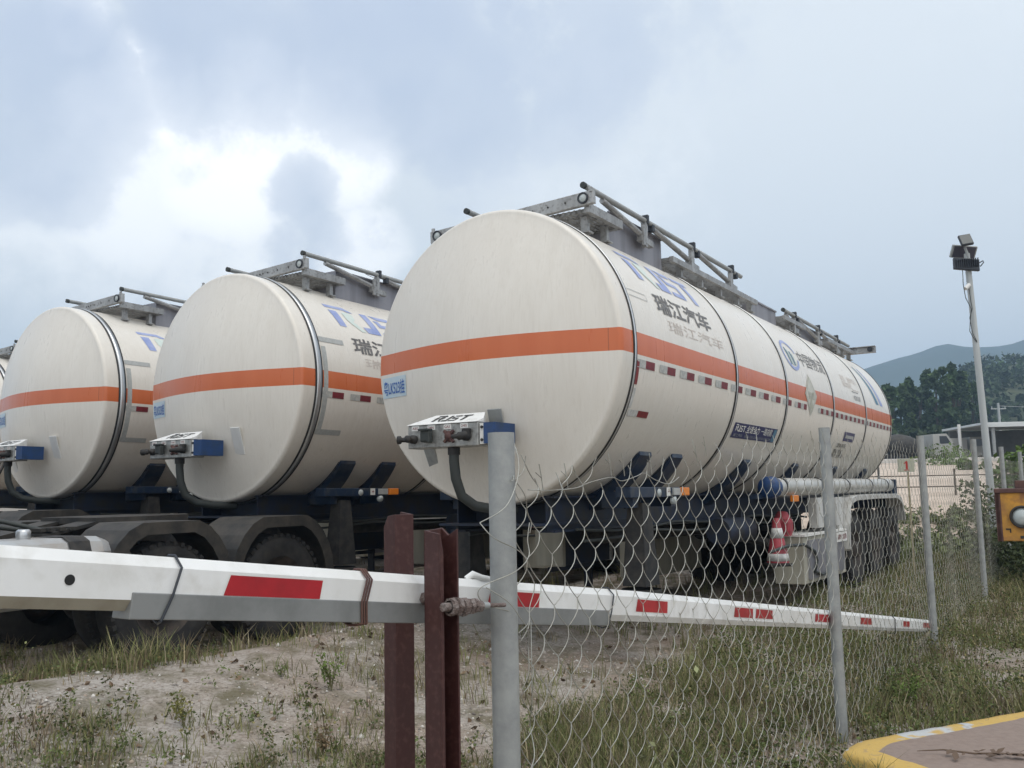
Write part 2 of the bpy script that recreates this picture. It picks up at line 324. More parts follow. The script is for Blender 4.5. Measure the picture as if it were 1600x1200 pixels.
# ------------------------------------------------------------------ text and decals
def text_mesh(txt, bold=0., size=1., shear=0., space=1.):
    cu = bpy.data.curves.new('txt', 'FONT'); cu.body = txt; cu.size = size; cu.offset = bold; cu.shear = shear; cu.space_character = space; cu.resolution_u = 3
    o = bpy.data.objects.new('txt', cu); COL.objects.link(o); bpy.context.view_layer.update()
    dg = bpy.context.evaluated_depsgraph_get(); me = bpy.data.meshes.new_from_object(o.evaluated_get(dg))
    bpy.data.objects.remove(o); bpy.data.curves.remove(cu)
    return me
def put_text(mb, txt, fn, w, h, m, bold=0., shear=0., cuts=0, space=1.):
    """fit text in the w x h box of the decal and map it by fn(u,v); bisected so it follows a curved plate"""
    me = text_mesh(txt, bold, 1., shear, space); bm = bmesh.new(); bm.from_mesh(me); bpy.data.meshes.remove(me)
    if not bm.verts: bm.free(); return
    bmesh.ops.triangulate(bm, faces=bm.faces)
    X = [v.co.x for v in bm.verts]; Y = [v.co.y for v in bm.verts]; x0, x1, y0, y1 = min(X), max(X), min(Y), max(Y)
    for v in bm.verts: v.co = Vector(((v.co.x-x0)/(x1-x0)*w, (v.co.y-y0)/(y1-y0)*h, 0))
    for k in range(1, cuts): bmesh.ops.bisect_plane(bm, geom=bm.verts[:]+bm.edges[:]+bm.faces[:], plane_co=(0, h*k/cuts, 0), plane_no=(0, 1, 0))
    bm.verts.index_update(); mb.add([fn(v.co.x, v.co.y) for v in bm.verts], [[v.index for v in f.verts] for f in bm.faces], False, m); bm.free()
def put_poly(mb, poly, fn, m, step=.05):
    bm = bmesh.new(); bm.faces.new([bm.verts.new((x, y, 0)) for x, y in poly]); ys_ = [p[1] for p in poly]; xs_ = [p[0] for p in poly]
    y = min(ys_) + step
    while y < max(ys_) - 1e-4: bmesh.ops.bisect_plane(bm, geom=bm.verts[:]+bm.edges[:]+bm.faces[:], plane_co=(0, y, 0), plane_no=(0, 1, 0)); y += step
    bm.verts.index_update(); mb.add([fn(v.co.x, v.co.y) for v in bm.verts], [[v.index for v in f.verts] for f in bm.faces], False, m); bm.free()
def rect(x0, y0, x1, y1): return [(x0, y0), (x1, y0), (x1, y1), (x0, y1)]

# ------------------------------------------------------------------ tanker trailers (local x = right side, y = towards the rear, z up)
A, B, CZ = 1.25, 1.2766, 2.627
def tk(s0, th0, off=.004):      # decal frame on the tank's right flank
    t0 = R(th0)
    def fn(u, v, o=off):
        t = t0 + v/1.262; return (( A+o)*math.cos(t), s0+u, CZ+(B+o)*math.sin(t))
    return fn
def head_y(k):
    if k >= .965: return -(.19+.05*math.sqrt(max(1-((k-.965)/.035)**2, 0)))
    return -(.24+.26*max(1-(k/.965)**1.9, 0)**1.12)
def tank_shell():
    n = 120; prof = []
    for k in [0, .08, .16, .25, .34, .43, .52, .6, .68, .75, .81, .86, .89, .92, .95, .965, .973, .98, .988, .994, .998, 1.0]: prof.append((head_y(k), k))
    prof += [(-.10, 1), (0, 1), (1.2, 1), (2.385, 1), (4.107, 1), (6.271, 1), (8.246, 1), (10.13, 1), (10.22, 1)]
    for k in [.99, .96, .9, .8, .65, .45, .25, 0]: prof.append((10.22+.33*max(1-k**1.81, 0)**(1/.74), k))
    m = MB(); vs = []
    for y, k in prof: vs += [(A*k*math.cos(2*PI*i/n), y, CZ+B*k*math.sin(2*PI*i/n)) for i in range(n)]
    m.add(vs, [(i*n+k, i*n+(k+1) % n, (i+1)*n+(k+1) % n, (i+1)*n+k) for i in range(len(prof)-1) for k in range(n)], True)
    return m
def hoop(m, y0, y1, t, mname=None, n=120):
    vs = []
    for y, o in ((y0, .001), (y0, t), (y1, t), (y1, .001)): vs += [((A+o)*math.cos(2*PI*i/n), y, CZ+(B+o)*math.sin(2*PI*i/n)) for i in range(n)]
    m.add(vs, [(j*n+k, j*n+(k+1) % n, (j+1)*n+(k+1) % n, (j+1)*n+k) for j in range(3) for k in range(n)], True, mname)
def topz(x): return CZ+B*math.sqrt(max(1-(x/A)**2, 0))
def wheel(root, x, y, zc, name='wheel', side=1, r=.52, w=.28):
    m = MB(); m.disc_stack((x-side*w, y, zc), (side, 0, 0), [(0, r*.6), (0, r*.9), (.03, r*.98), (.06, r), (w*.5, r), (w-.06, r), (w-.03, r*.98), (w, r*.9), (w-.005, r*.72), (w-.02, r*.58)], 40)
    for k in range(40):       # shoulder lugs
        a = 2*PI*k/40; c = Vector((x-side*.04, y+math.cos(a)*r*.985, zc+math.sin(a)*r*.972)); m.bar(c-Vector((.035, 0, 0)), c+Vector((.035, 0, 0)), .04, .036, up=(0, math.cos(a), math.sin(a)))
    t = m.build(name, None, root); t.data.materials.append(MATS['tyre'])
    q = MB(); q.disc_stack((x-side*.02, y, zc), (side, 0, 0), [(0, r*.58), (-.02, r*.55), (-.11, r*.45), (-.12, r*.3), (-.03, r*.24), (.02, r*.2), (.03, .02)], 30)
    for k in range(10):
        a = 2*PI*k/10; q.cyl((x-side*.13, y+math.cos(a)*r*.33, zc+math.sin(a)*r*.33), (x-side*.09, y+math.cos(a)*r*.33, zc+math.sin(a)*r*.33), .014, 6)
    q.build('rim', 'rim', t); return t
def rjst(fn, sc_w, sc_h, m, mb1='decal_blue', green='decal_green'):
    def P(pts): return [(x/4.2*sc_w, y*sc_h) for x, y in pts]
    for pts in ([(0, 1), (.92, 1), (1.25, .80), (1.0, .80), (.86, .86), (.03, .86)], [(.08, .74), (.44, .74), (.54, .08), (.24, .08)],
                [(1.60, .88), (1.92, .88), (2.14, .0), (1.50, .0), (1.36, .22), (1.78, .22)],
                [(2.02, .88), (3.0, .88), (2.95, .72), (2.36, .72)], [(2.12, .66), (2.36, .66), (2.44, .5), (2.22, .5)], [(2.22, .5), (3.0, .5), (3.1, .36), (2.26, .36)], [(2.86, .36), (3.1, .36), (3.14, .0), (2.94, .14)], [(2.3, .14), (3.06, .14), (3.14, 0), (2.3, 0)],
                [(3.12, .88), (4.2, .88), (4.2, .72), (3.16, .72)], [(3.55, .68), (3.86, .68), (4.02, 0), (3.72, 0)]):
        put_poly(m, P(pts), fn, mb1)
    for pts in ([(.66, .70), (.80, .76), (1.02, .76), (1.16, .66), (1.14, .48), (1.0, .36), (1.12, .28), (1.42, .0), (1.2, .0), (.86, .26), (.72, .42)], [(.84, .62), (.94, .62), (.98, .54), (.88, .50)]): put_poly(m, P(pts), lambda u, v: fn(u, v), green)

def build_trailer(kind, label, loc):
    root = thing('tanker_trailer', label, 'tanker trailer', loc, (-.0102, 0, -YAW), 'tank trailers parked in a row')
    tank_shell().build('tank', 'tank_paint', root)
    wide = .06 if kind == 1 else .105
    for k, y in enumerate((0, 2.385, 4.107, 6.271, 8.246, 10.13)):
        w = wide if k == 0 else (.072 if k < 5 else .03)
        m = MB(); hoop(m, y-w/2, y+w/2, .007); b = m.build('band', 'band_black', root)
        if k < 5:
            ws = w*(.30 if k == 0 and kind == 1 else .55 if k == 0 else .22); m = MB(); hoop(m, y-ws/2, y+ws/2, .012); m.build('band_strip', 'band_silver', b)
    # ---- painted and stuck-on marks
    m = MB(); rjst(tk(.42, 30 if kind == 1 else 30.5), 1.5, .37, m); m.build('logo', None, root)
    m = MB(); put_text(m, '瑞江汽车', tk(.60, 16.6), 1.28, .20, 'decal_dark', bold=.022, cuts=4); m.build('lettering', None, root)
    m = MB(); put_text(m, '瑞江汽车', tk(.75, 9.6, .003), 1.35, .11, 'decal_ghost', bold=.0, cuts=2); m.build('faded_lettering', None, root)
    y = .05
    while y < 4.2:
        m = MB(); put_poly(m, rect(0, 0, .155, .066), tk(y, -7.9), 'tape_white'); put_poly(m, rect(.155, 0, .33, .066), tk(y, -7.9), 'tape_red'); m.build('reflective_tape', None, root)
        y += .4335
    y = 4.42
    while y < 10.0:
        if not (4.70 < y < 5.42): m = MB(); put_poly(m, rect(0, 0, .12, .066), tk(y, -7.9), 'tape_white'); put_poly(m, rect(.12, 0, .245, .066), tk(y, -7.9), 'tape_red'); m.build('reflective_tape', None, root)
        y += .262
    m = MB()
    if kind == 1:
        put_poly(m, rect(.035, 0, .085, .19), tk(0, -14.2), 'dark_red'); put_poly(m, rect(.035, 0, .085, .165), tk(0, -23), 'white_refl')
        put_poly(m, rect(.06, 0, .24, .055), tk(0, -26.0), 'white_refl'); put_poly(m, rect(.24, 0, .44, .055), tk(0, -26.0), 'dark_red')
        for yy in (22.2, 19.6): put_poly(m, rect(.06, 0, .42, .006), tk(0, yy), 'grey_refl')
        put_poly(m, rect(.42, 0, .426, .05), tk(0, 19.8), 'grey_refl')
    else:
        put_poly(m, rect(.06, 0, .44, .06), tk(0, 19.6), 'grey_refl'); put_poly(m, rect(.07, 0, .135, .95), tk(0, -26), 'grey_refl'); put_poly(m, rect(.06, 0, .44, .06), tk(0, -26.2), 'grey_refl')
    m.build('corner_mark', None, root)
    # company emblem, name and the rest of the lettering aft
    m = MB(); f = tk(4.33, 13.2); n = 40
    for a0, a1, mm in ((15, 345, 'decal_blue'),):
        for k in range(n):
            t0, t1 = R(a0+(a1-a0)*k/n), R(a0+(a1-a0)*(k+1)/n)
            put_poly(m, [(.30+.30*math.cos(t0), .21+.21*math.sin(t0)), (.30+.30*math.cos(t1), .21+.21*math.sin(t1)), (.30+.25*math.cos(t1), .21+.165*math.sin(t1)), (.30+.25*math.cos(t0), .21+.165*math.sin(t0))], f, mm)
    for k in range(4): put_poly(m, [(.14+.08*k, .30-.02*k), (.185+.08*k, .30-.02*k), (.235+.07*k, .07), (.195+.07*k, .07)], f, 'decal_green' if k % 2 else 'decal_teal')
    put_text(m, '中国物流', tk(4.98, 18.0), 1.18, .22, 'decal_dark', bold=.0, cuts=4); m.build('emblem', None, root)
    m = MB(); f = tk(4.86, -11.0, .005); put_poly(m, [(0, .27), (.27, .54), (.54, .27), (.27, 0)], f, 'decal_cream')
    f = tk(4.86, -11.0, .008)
    for e in (0, 1, 2, 3):
        P_ = [(0.02, .27), (.27, .52), (.52, .27), (.27, .02)]; a, b = Vector(P_[e]), Vector(P_[(e+1) % 4]); c = Vector((.27, .27))
        put_poly(m, [tuple(a+(c-a)*.06), tuple(b+(c-b)*.06), tuple(b+(c-b)*.10), tuple(a+(c-a)*.10)], f, 'decal_olive')
    put_text(m, '易燃', tk(4.99, -1.5, .008), .28, .10, 'decal_olive', cuts=2); put_poly(m, [(.20, .1), (.34, .1), (.29, .2), (.27, .25), (.23, .19)], f, 'decal_olive'); m.build('hazard_placard', None, root)
    m = MB(); f = tk(2.53, -29.0, .004); put_poly(m, [(0, 0), (1.42, 0), (1.42, .165), (0, .165)], f, 'decal_navy')
    rj = tk(2.57, -25.6, .007); rjst(rj, .30, .075, m, 'white_label', 'white_label')
    put_text(m, '全速全力', tk(2.92, -25.8, .007), .42, .085, 'white_label', bold=.012, cuts=2); put_text(m, '一路向前', tk(3.40, -25.8, .007), .38, .085, 'white_label', bold=.012, cuts=2)
    put_text(m, '瑞江汽车   0550-2201238   0550-2201239', tk(2.58, -28.3, .007), 1.22, .035, 'grey_refl', cuts=1); put_poly(m, rect(1.30, .01, 1.40, .155), tk(2.53, -29.0, .006), 'decal_teal')
    m.build('slogan_sticker', None, root)
    m = MB(); put_poly(m, rect(0, 0, .62, .135), tk(7.0, -21.6), 'decal_navy'); put_poly(m, rect(.08, .045, .56, .09), tk(7.0, -21.6, .007), 'grey_refl'); m.build('side_sticker', None, root)
    m = MB()
    put_text(m, '罐体容积', tk(6.75, -26.5), .55, .07, 'decal_black', cuts=2); put_text(m, '整备质量\n最大总质量', tk(6.72, -33.5), .62, .13, 'decal_black', cuts=3)
    m.build('small_print', None, root); m = MB()
    put_text(m, '品名：轻质燃油\n罐体容积：', tk(7.05, 14.5), .95, .20, 'decal_ghost', cuts=4); put_text(m, '检验日期', tk(7.55, 7), .42, .08, 'decal_dark', cuts=2); put_poly(m, rect(0, 0, .4, .012), tk(7.5, 12.6), 'decal_dark'); put_poly(m, rect(0, 0, .4, .012), tk(7.6, 14.2), 'decal_ghost')
    m.build('small_print', None, root)
    m = MB()
    for du in (0, .32): put_poly(m, [(.0+du, .66), (.08+du, .66), (.62+du, 0), (.42+du, 0)], tk(8.68, 9.5), 'decal_teal' if du == 0 else 'decal_blue')
    m.build('blue_stripes', None, root)
    # registration decal on the front dish
    def hf(u, v, o=.004):
        x = -1.19+u; z = v; k = math.sqrt((x/A)**2+((z-CZ)/B)**2); return (x, head_y(min(k, 1))-o, z)
    m = MB()
    for i in range(10): put_poly(m, rect(.037*i, 2.335, .037*(i+1), 2.52), hf, 'decal_plate')
    put_text(m, '粤LK523挂', lambda u, v: hf(.02+u, 2.36+v, .008), .33, .13, 'decal_plateink', bold=.012); m.build('registration_decal', None, root)

    # ---- top works
    m = MB(); zc = 3.99
    m.box((-.12, .27, zc-.01), (1.80, .05, .12), rot=Matrix.Rotation(-.041, 3, 'Y').to_euler(), ch=.006)
    for x in (-.98, .755): m.box((x, .245, zc+.055+.041*(x+.12)), (.03, .02, .04))
    mp = m.build('marker_board', 'alu', root)
    for x in (.68, -.93):
        dz_ = .041*(x+.12)-.008; q = MB(); q.disc_stack((x, .244, zc+dz_), (0, -1, 0), [(0, .052), (.014, .052), (.018, .046), (.012, .038)], 24, 'lamp_black'); q.disc_stack((x, .246, zc+dz_), (0, -1, 0), [(.004, .04), (.016, .03), (.02, .0)], 24, 'white_lens'); q.build('marker_lamp', None, mp)
    q = MB()
    for x in (-.7, -.5, -.3, -.02, .03, .08, .16, .32, .5): q.cyl((x, .24, zc-.01+.041*(x+.12)), (x, .2443, zc-.01+.041*(x+.12)), .009, 10)
    q.build('bolt_hole', 'black_dirty', mp)
    m = MB()
    for x in np.arange(-.66, .67, .055): m.box((x, .62, 3.93), (.022, .62, .03))
    for y in (.34, .47, .6, .75, .9): m.box((0, y, 3.93), (1.40, .025, .034))
    m.box((.69, .62, 3.94), (.05, .66, .08)); m.box((-.69, .62, 3.94), (.05, .66, .08)); m.box((0, .93, 3.94), (1.4, .05, .08))
    m.build('front_grating', 'alu', root)
    def leg(x, y, z1):
        q = MB(); z0 = topz(x)-.01; q.box((x, y, (z0+z1)/2), (.065, .05, z1-z0)); q.box((x, y, z0+.018), (.12, .09, .012)); q.build('support_leg', 'alu', root)
    for s_ in (1, -1):
        for y in (.42, .80, 2.55, 3.15, 3.75, 4.35, 4.85, 6.55, 6.95, 9.1, 9.7, 10.2): leg(s_*.60, y, 3.90)
    for y0, y1 in ((.93, 2.13), (5.0, 6.05), (7.25, 8.45)):
        m = MB(); zt = 4.09 if y0 < 1 else 3.96
        for x in (-.57, .57): m.box((x, (y0+y1)/2, (3.70+zt)/2), (.012, y1-y0, zt-3.70))
        for y in (y0, y1): m.box((0, y, (3.72+zt)/2), (1.15, .012, zt-3.72))
        m.box((0, (y0+y1)/2, zt-.10), (1.12, y1-y0-.02, .012)); m.box((.58, (y0+y1)/2, zt), (.03, y1-y0, .02)); m.box((-.58, (y0+y1)/2, zt), (.03, y1-y0, .02))
        bx = m.build('spill_box', 'alu_panel', root)
        q = MB(); yc = (y0+y1)/2; q.disc_stack((0, yc, zt-.09), (0, 0, 1), [(0, .30), (.07, .30), (.08, .27), (.11, .26), (.13, .2), (.135, 0)], 28); q.box((.0, yc, zt+.04), (.5, .05, .03)); q.build('manhole_cover', 'alu', bx)
    for y0, y1 in ((2.2, 4.95), (6.15, 7.2), (8.5, 10.3)):
        m = MB()
        for x in (-.66, -.42, .42, .66): m.box((x, (y0+y1)/2, 3.89), (.045, y1-y0, .06))
        y = y0+.03
        while y < y1:
            m.box((.54, y, 3.905), (.24, .02, .025)); m.box((-.54, y, 3.905), (.24, .02, .025)); y += .075
        y = y0+.1
        while y < y1: m.box((0, y, 3.88), (.82, .05, .05)); y += .55
        m.build('walkway', 'alu', root)
    m = MB()                          # vapour pipe between the boxes
    m.tube([(.34, 3.3, 3.98), (.34, 4.0, 3.98), (.34, 4.9, 3.97)], .075, 14); m.tube([(.1, 8.5, 3.95), (.1, 9.8, 3.95)], .05, 12); m.disc_stack((.34, 3.3, 3.98), (0, -1, 0), [(0, .11), (.02, .11), (.02, 0)], 16); m.build('vapour_pipe', 'alu', root)
    for sx in (1, -1):
        x = .64*sx
        for (y0, y1, zt, cl) in ((.32, 4.45, 4.155, (1.62, 2.85, 4.1)), (6.2, 10.05, 4.0, (6.75, 8.05, 9.2))):
            m = MB(); m.tube([(x, y0, zt+.01), (x, (y0+y1)/2, zt), (x, y1, zt-.01)], .027, 12)
            rl = m.build('hand_rail', 'galv', root)
            q = MB(); q.tube([(x, y0-.004, zt+.01), (x, y0+.03, zt+.01)], .0295, 12, m='rubber'); q.build('rail_end', None, rl)
            q = MB()
            for j, yc in enumerate(cl):
                pv = .68 if j == 0 and y0 < 1 else yc-1.08
                pv = max(pv, y0+.12)
                q.tube([(x, pv, zt-.035), (x+.0, yc-.05, zt-.17)], .028, 8); q.bar((x-.0, yc-.15, zt-.20), (x, yc+.12, zt-.22), .06, .06); q.tube([(x+.012, yc-.25, zt-.03), (x+.012, yc-.02, zt-.06)], .004, 5)
                q.bar((x, yc-.03, zt-.27), (x, yc-.03, zt-.02), .05, .05, up=(0, 1, 0)); q.bar((x+.03, yc-.11, zt-.27), (x+.03, yc-.11, zt-.07), .02, .05, up=(0, 1, 0))
            q.build('rail_brace', 'alu', rl)
            for yc in cl:
                q = MB(); q.box((x, yc, zt+.015), (.075, .045, .10), ch=.01); q.box((x, yc+.14, zt-.04), (.06, .06, .08), ch=.01); q.box((x, yc+.07, zt-.02), (.02, .14, .02)); q.build('rail_clamp', 'lamp_black', rl)
    m = MB(); m.box((.10, 10.75, 3.99), (1.72, .05, .12), ch=.006); m.box((.10, 10.72, 4.045), (1.72, .1, .012)); m.box((.10, 10.72, 3.935), (1.72, .1, .012)); m.bar((.5, 10.2, 3.9), (.5, 10.75, 3.95), .05, .05); m.bar((-.5, 10.2, 3.9), (-.5, 10.75, 3.95), .05, .05); rb = m.build('rear_marker_board', 'alu', root)
    q = MB(); q.disc_stack((.87, 10.70, 3.99), (0, -1, 0), [(0, .045), (.02, .045), (.025, .03), (.02, 0)], 20); q.build('marker_lamp', 'lamp_black', rb)

    # ---- hose coupling box on the front dish
    m = MB(); x0, x1 = (-.475, .235)
    if kind == 2: x0, x1 = -.52, .16
    ym, yb, zt, zb = -.75, -.52, 2.02, 1.83
    fr = lambda u, v, t: (u, v, t)
    m.box(((x0+x1)/2, -.66, (zt+zb)/2), (x1-x0, .18, zt-zb), ch=.008); jb = m.build('coupling_box', 'steel_box', root)
    m = MB(); m.add([(x0-.005, ym-.01, zt+.003), (x1+.005, ym-.01, zt+.003), (x1+.005, ym+.07, zt+.034), (x1-.07, ym+.2, zt+.092), (x0+.14, ym+.2, zt+.092), (x0-.005, ym+.02, zt+.012),
                     (x0-.005, ym-.01, zt+.0), (x1+.005, ym-.01, zt+.0), (x1+.005, ym+.07, zt+.0), (x1-.07, ym+.2, zt+.0), (x0+.14, ym+.2, zt+.0), (x0-.005, ym+.02, zt+.0)],
                    [(0, 1, 2, 3, 4, 5), (6, 11, 10, 9, 8, 7)] + [(i, 6+i, 6+(i+1) % 6, (i+1) % 6) for i in range(6)])
    lid = m.build('lid', 'plate_white', jb)
    m = MB(); rjst(lambda u, v: (x0+.18+u+v*.25, ym+.035+v, zt+.008+(v+.035)*.445), .36, .13, m, 'decal_black', 'decal_black'); m.build('lid_lettering', None, lid)
    for i in range(4):
        q = MB(); xx = x0+.08+i*(x1-x0)/4.3; q.box((xx, ym-.002, zt-.025), (.075, .003, .04)); put_text(q, ('ABS', '24N', 'GAS', '24S')[i], (lambda xx: lambda u, v: (xx-.028+u, ym-.0055, zt-.036+v))(xx), .056, .02, 'dark_red')
        q.mi = [0 if k < 6 else 1 for k in range(len(q.f))]; q.mats = ['white_label', 'dark_red']; q.build('socket_label', None, jb)
    zc_ = 1.915; q = MB()
    q.disc_stack((x0+.07, ym, zc_-.01), (0, -1, 0), [(0, .036), (.03, .036), (.035, .02), (.06, .018), (.075, .03), (.10, .03), (.105, 0)], 16); q.disc_stack((x0+.0, ym-.02, zc_-.01), (-1, -.4, 0), [(0, .02), (.04, .02), (.05, .034), (.075, .034), (.08, 0)], 14); q.build('air_coupling', 'black_dirty', jb)
    q = MB(); q.box((x0+.22, ym-.035, zc_+.01), (.085, .07, .10), ch=.014); q.box((x0+.22, ym-.05, zc_+.06), (.10, .07, .02), ch=.006); q.box((x0+.265, ym-.05, zc_), (.03, .05, .09), ch=.008); q.build('power_socket', 'rubber', jb)
    q = MB(); q.disc_stack((x0+.43, ym, zc_), (0, -1, 0), [(0, .045), (.012, .045), (.014, .03), (.03, .028), (.03, 0)], 16)
    for k in range(4): a = PI/4+k*PI/2; q.bar((x0+.43+.03*math.cos(a), ym-.012, zc_+.03*math.sin(a)), (x0+.43+.065*math.cos(a), ym-.012, zc_+.065*math.sin(a)), .02, .02, up=(0, 1, 0))
    q.build('socket_flange', 'rust_frame', jb)
    q = MB(); q.disc_stack((x1-.10, ym, zc_), (-.35, -1, -.1), [(0, .042), (.04, .04), (.05, .03), (.09, .032), (.10, .02), (.15, .017), (.16, 0)], 16); q.box((x1-.10, ym-.02, zc_+.03), (.07, .04, .05), ch=.008); q.build('air_coupling', 'black_dirty', jb)
    q = MB(); q.box((x1+.03, ym+.02, (zt+zb)/2), (.045, .02, .165)); q.build('bracket', 'white_label', jb)
    q = MB(); q.cyl((x1+.03, ym+.0, zt-.045), (x1+.03, ym+.012, zt-.045), .012, 10); q.cyl((x1+.03, ym+.0, zb+.045), (x1+.03, ym+.012, zb+.045), .012, 10); q.build('bracket_bolt', 'black_dirty', jb)
    q = MB(); q.prism([(x1+.05, ym+.0), (x1+.15, ym+.02), (x1+.15, ym+.30), (x1+.05, ym+.30)], lambda u, v, t: (u, v, t), zb+.015, zt-.01); q.build('bracket_arm', 'blue_bright', jb)
    for xx, zz in ((x1-.04 if kind == 1 else x1+.30, 2.0), (x0-.10, 1.80)):
        k = math.sqrt((xx/A)**2+((zz-CZ)/B)**2); q = MB(); yy = head_y(min(k, 1)); nrm = Vector((xx*.25, -1, (zz-CZ)*.55)).normalized()
        rotm = nrm.to_track_quat('-Y', 'Z').to_euler(); q.box((xx, yy-.008, zz), (.13, .014, .30 if xx > 0 else .24), rot=rotm, ch=.005); q.build('weld_pad', 'galv' if kind == 1 else 'white_paint', root)
    q = MB(); xx = x0+.42; pth = [(xx, -.68, 1.83), (xx, -.68, 1.72), (xx+.01, -.67, 1.58), (xx+.03, -.62, 1.44), (xx+.09, -.52, 1.36), (xx+.16, -.36, 1.33), (xx+.2, -.1, 1.32)]
    q.tube(pth, .041, 14); cb = q.build('cable_conduit', 'rubber', root); q = MB(); q.cyl((xx, -.68, 1.83), (xx, -.68, 1.77), .05, 16); q.build('gland', 'black_dirty', cb)

    # ---- chassis
    m = MB()
    for x in (-.45, .45):
        m.box((x, 5.15, 1.42), (.16, 10.5, .018)); m.box((x, 5.15, 1.14), (.16, 10.5, .018)); m.box((x, 5.15, 1.28), (.012, 10.5, .27))
    for y in (.2, .9, 1.8, 2.8, 3.8, 4.8, 5.8, 6.8, 7.8, 8.8, 9.8, 10.35): m.box((0, y, 1.28), (.9, .08, .18))
    m.box((0, .55, 1.20), (1.0, 1.7, .02)); m.box((0, 10.4, 1.25), (2.1, .1, .22)); m.build('chassis_frame', 'blue_frame', root)
    for sx in (1, -1):
        for y in (.62, 1.32, 3.3, 5.2, 7.2, 9.2):
            m = MB(); n_ = 8; pts = []
            for k in range(n_+1):
                a = R(-41-34*k/n_); pts.append((sx*(A+.004)*math.cos(a), CZ+(B+.004)*math.sin(a)))
            poly = pts+[(sx*.36, 1.42), (sx*.52, 1.42)]
            m.prism(poly, lambda u, v, t: (u, t, v), y, y+.012); m.prism(poly, lambda u, v, t: (u, t, v), y+.26, y+.272)
            oo = [(sx*(A+.005)*math.cos(R(-40-36*k/10)), CZ+(B+.005)*math.sin(R(-40-36*k/10))) for k in range(11)]; pp = [(sx*(A+.03+.012*k)*math.cos(R(-41-35*k/10)), CZ+(B+.03+.012*k)*math.sin(R(-41-35*k/10))) for k in range(11)]
            m.prism(oo+pp[::-1], lambda u, v, t: (u, t, v), y+.014, y+.256)
            m.build('saddle', 'blue_paint', root)
    for sx in (1, -1):                      # side lamp brackets
        m = MB(); m.box((sx*.93, .98, 1.45), (.14, 1.25, .09), ch=.006); m.box((sx*.80, .55, 1.39), (.30, .10, .14)); m.box((sx*.80, 1.35, 1.39), (.30, .10, .14))
        br = m.build('lamp_bracket', 'blue_paint', root); xo = sx*1.003
        q = MB(); q.disc_stack((xo, .92, 1.445), (sx, 0, 0), [(0, .036), (.012, .034), (.014, 0)], 20); q.build('side_reflector', 'white_lens', br)
        q = MB(); q.disc_stack((xo, 1.26, 1.375), (sx, 0, 0), [(-.03, .034), (.012, .034), (.014, 0)], 20); q.build('side_reflector', 'white_lens', br)
        q = MB(); q.box((xo+sx*.004, 1.12, 1.455), (.006, .075, .075)); put_text(q, '+', lambda u, v: (xo+sx*.009, 1.10+u, 1.435+v), .04, .04, 'dark_red'); q.mats = ['white_label', 'dark_red']; q.mi = [0]*6+[1]*(len(q.f)-6); q.build('warning_sticker', None, br)
        q = MB(); q.box((xo+sx*.004, 1.30, 1.455), (.02, .16, .065), ch=.004); q.build('lamp_housing', 'grey_refl', br)
        q = MB(); q.box((xo+sx*.012, 1.47, 1.455), (.04, .16, .075), ch=.008); q.build('side_marker_lamp', 'orange_lamp', br)
    for sx in (1, -1):                      # landing gear and the locker on the far side
        m = MB(); m.add([(sx*.84, .62, 1.36), (sx*.98, .62, 1.36), (sx*.98, .78, 1.36), (sx*.84, .78, 1.36), (sx*.80, .56, .66), (sx*1.02, .56, .66), (sx*1.02, .84, .66), (sx*.80, .84, .66)], [(0, 1, 2, 3), (4, 7, 6, 5), (0, 4, 5, 1), (1, 5, 6, 2), (2, 6, 7, 3), (3, 7, 4, 0)])
        m.disc_stack((sx*.91, .70, .60), (0, 0, 1), [(-.1, .18), (-.07, .19), (-.03, .17), (0, .18), (.03, .17)], 20); m.cyl((sx*.91, .7, .46), (sx*.91, .7, .6), .05, 12); m.box((sx*.91, .7, .45), (.26, .30, .03))
        m.build('landing_leg', 'black_dirty', root)
        if sx > 0: continue
        m = MB(); m.box((sx*1.02, 3.0, .90), (.34, 1.1, .50), ch=.01); tb = m.build('stowage_box', 'blue_frame', root)
        q = MB(); q.box((sx*1.02, 2.42, .90), (.36, .07, .52), ch=.01); q.build('end_panel', 'cream_panel', tb); q = MB(); q.box((sx*1.02, 3.0, 1.158), (.37, 1.2, .02)); q.box((sx*1.02, 3.58, .90), (.36, .07, .52), ch=.01); q.build('lid_trim', 'alu', tb)
        m = MB(); m.box((sx*1.10, 3.45, .80), (.10, .04, .95)); m.box((sx*1.05, 2.95, .95), (.05, 1.0, .05)); m.box((sx*1.05, 2.95, .6), (.05, 1.0, .05)); m.build('side_guard', 'blue_frame', root)
        m = MB(); q = m
        for k in range(6): put_poly(q, [(0, .066*k), (.10, .066*k-.03), (.10, .066*k+.036), (0, .066*k+.066)], (lambda sx: lambda u, v: (sx*1.205, 2.66+u, .86+v))(sx), 'dark_red' if k % 2 else 'white_label', 1)
        m.box((sx*1.19, 2.71, 1.04), (.02, .13, .44), m='black_dirty'); m.build('striped_marker', None, root)
    for k, (xx, zz) in enumerate(((.56, 1.16), (.62, 1.10), (-.56, 1.13))):
        m = MB(); pts = []; yy_ = .2
        while yy_ < 6.9: pts.append((xx+.02*math.sin(yy_*2+k), yy_, zz-.05*abs(math.sin(yy_*1.3+k)))); yy_ += .35
        m.tube(pts, .014, 6); m.build('air_line', 'rubber', root)
    m = MB(); m.tube([(.75, 3.0, 1.02), (.75, 3.9, 1.02)], .14, 18); m.box((.75, 3.2, 1.12), (.06, .05, .25)); m.box((.75, 3.7, 1.12), (.06, .05, .25)); m.build('air_tank', 'blue_frame', root)
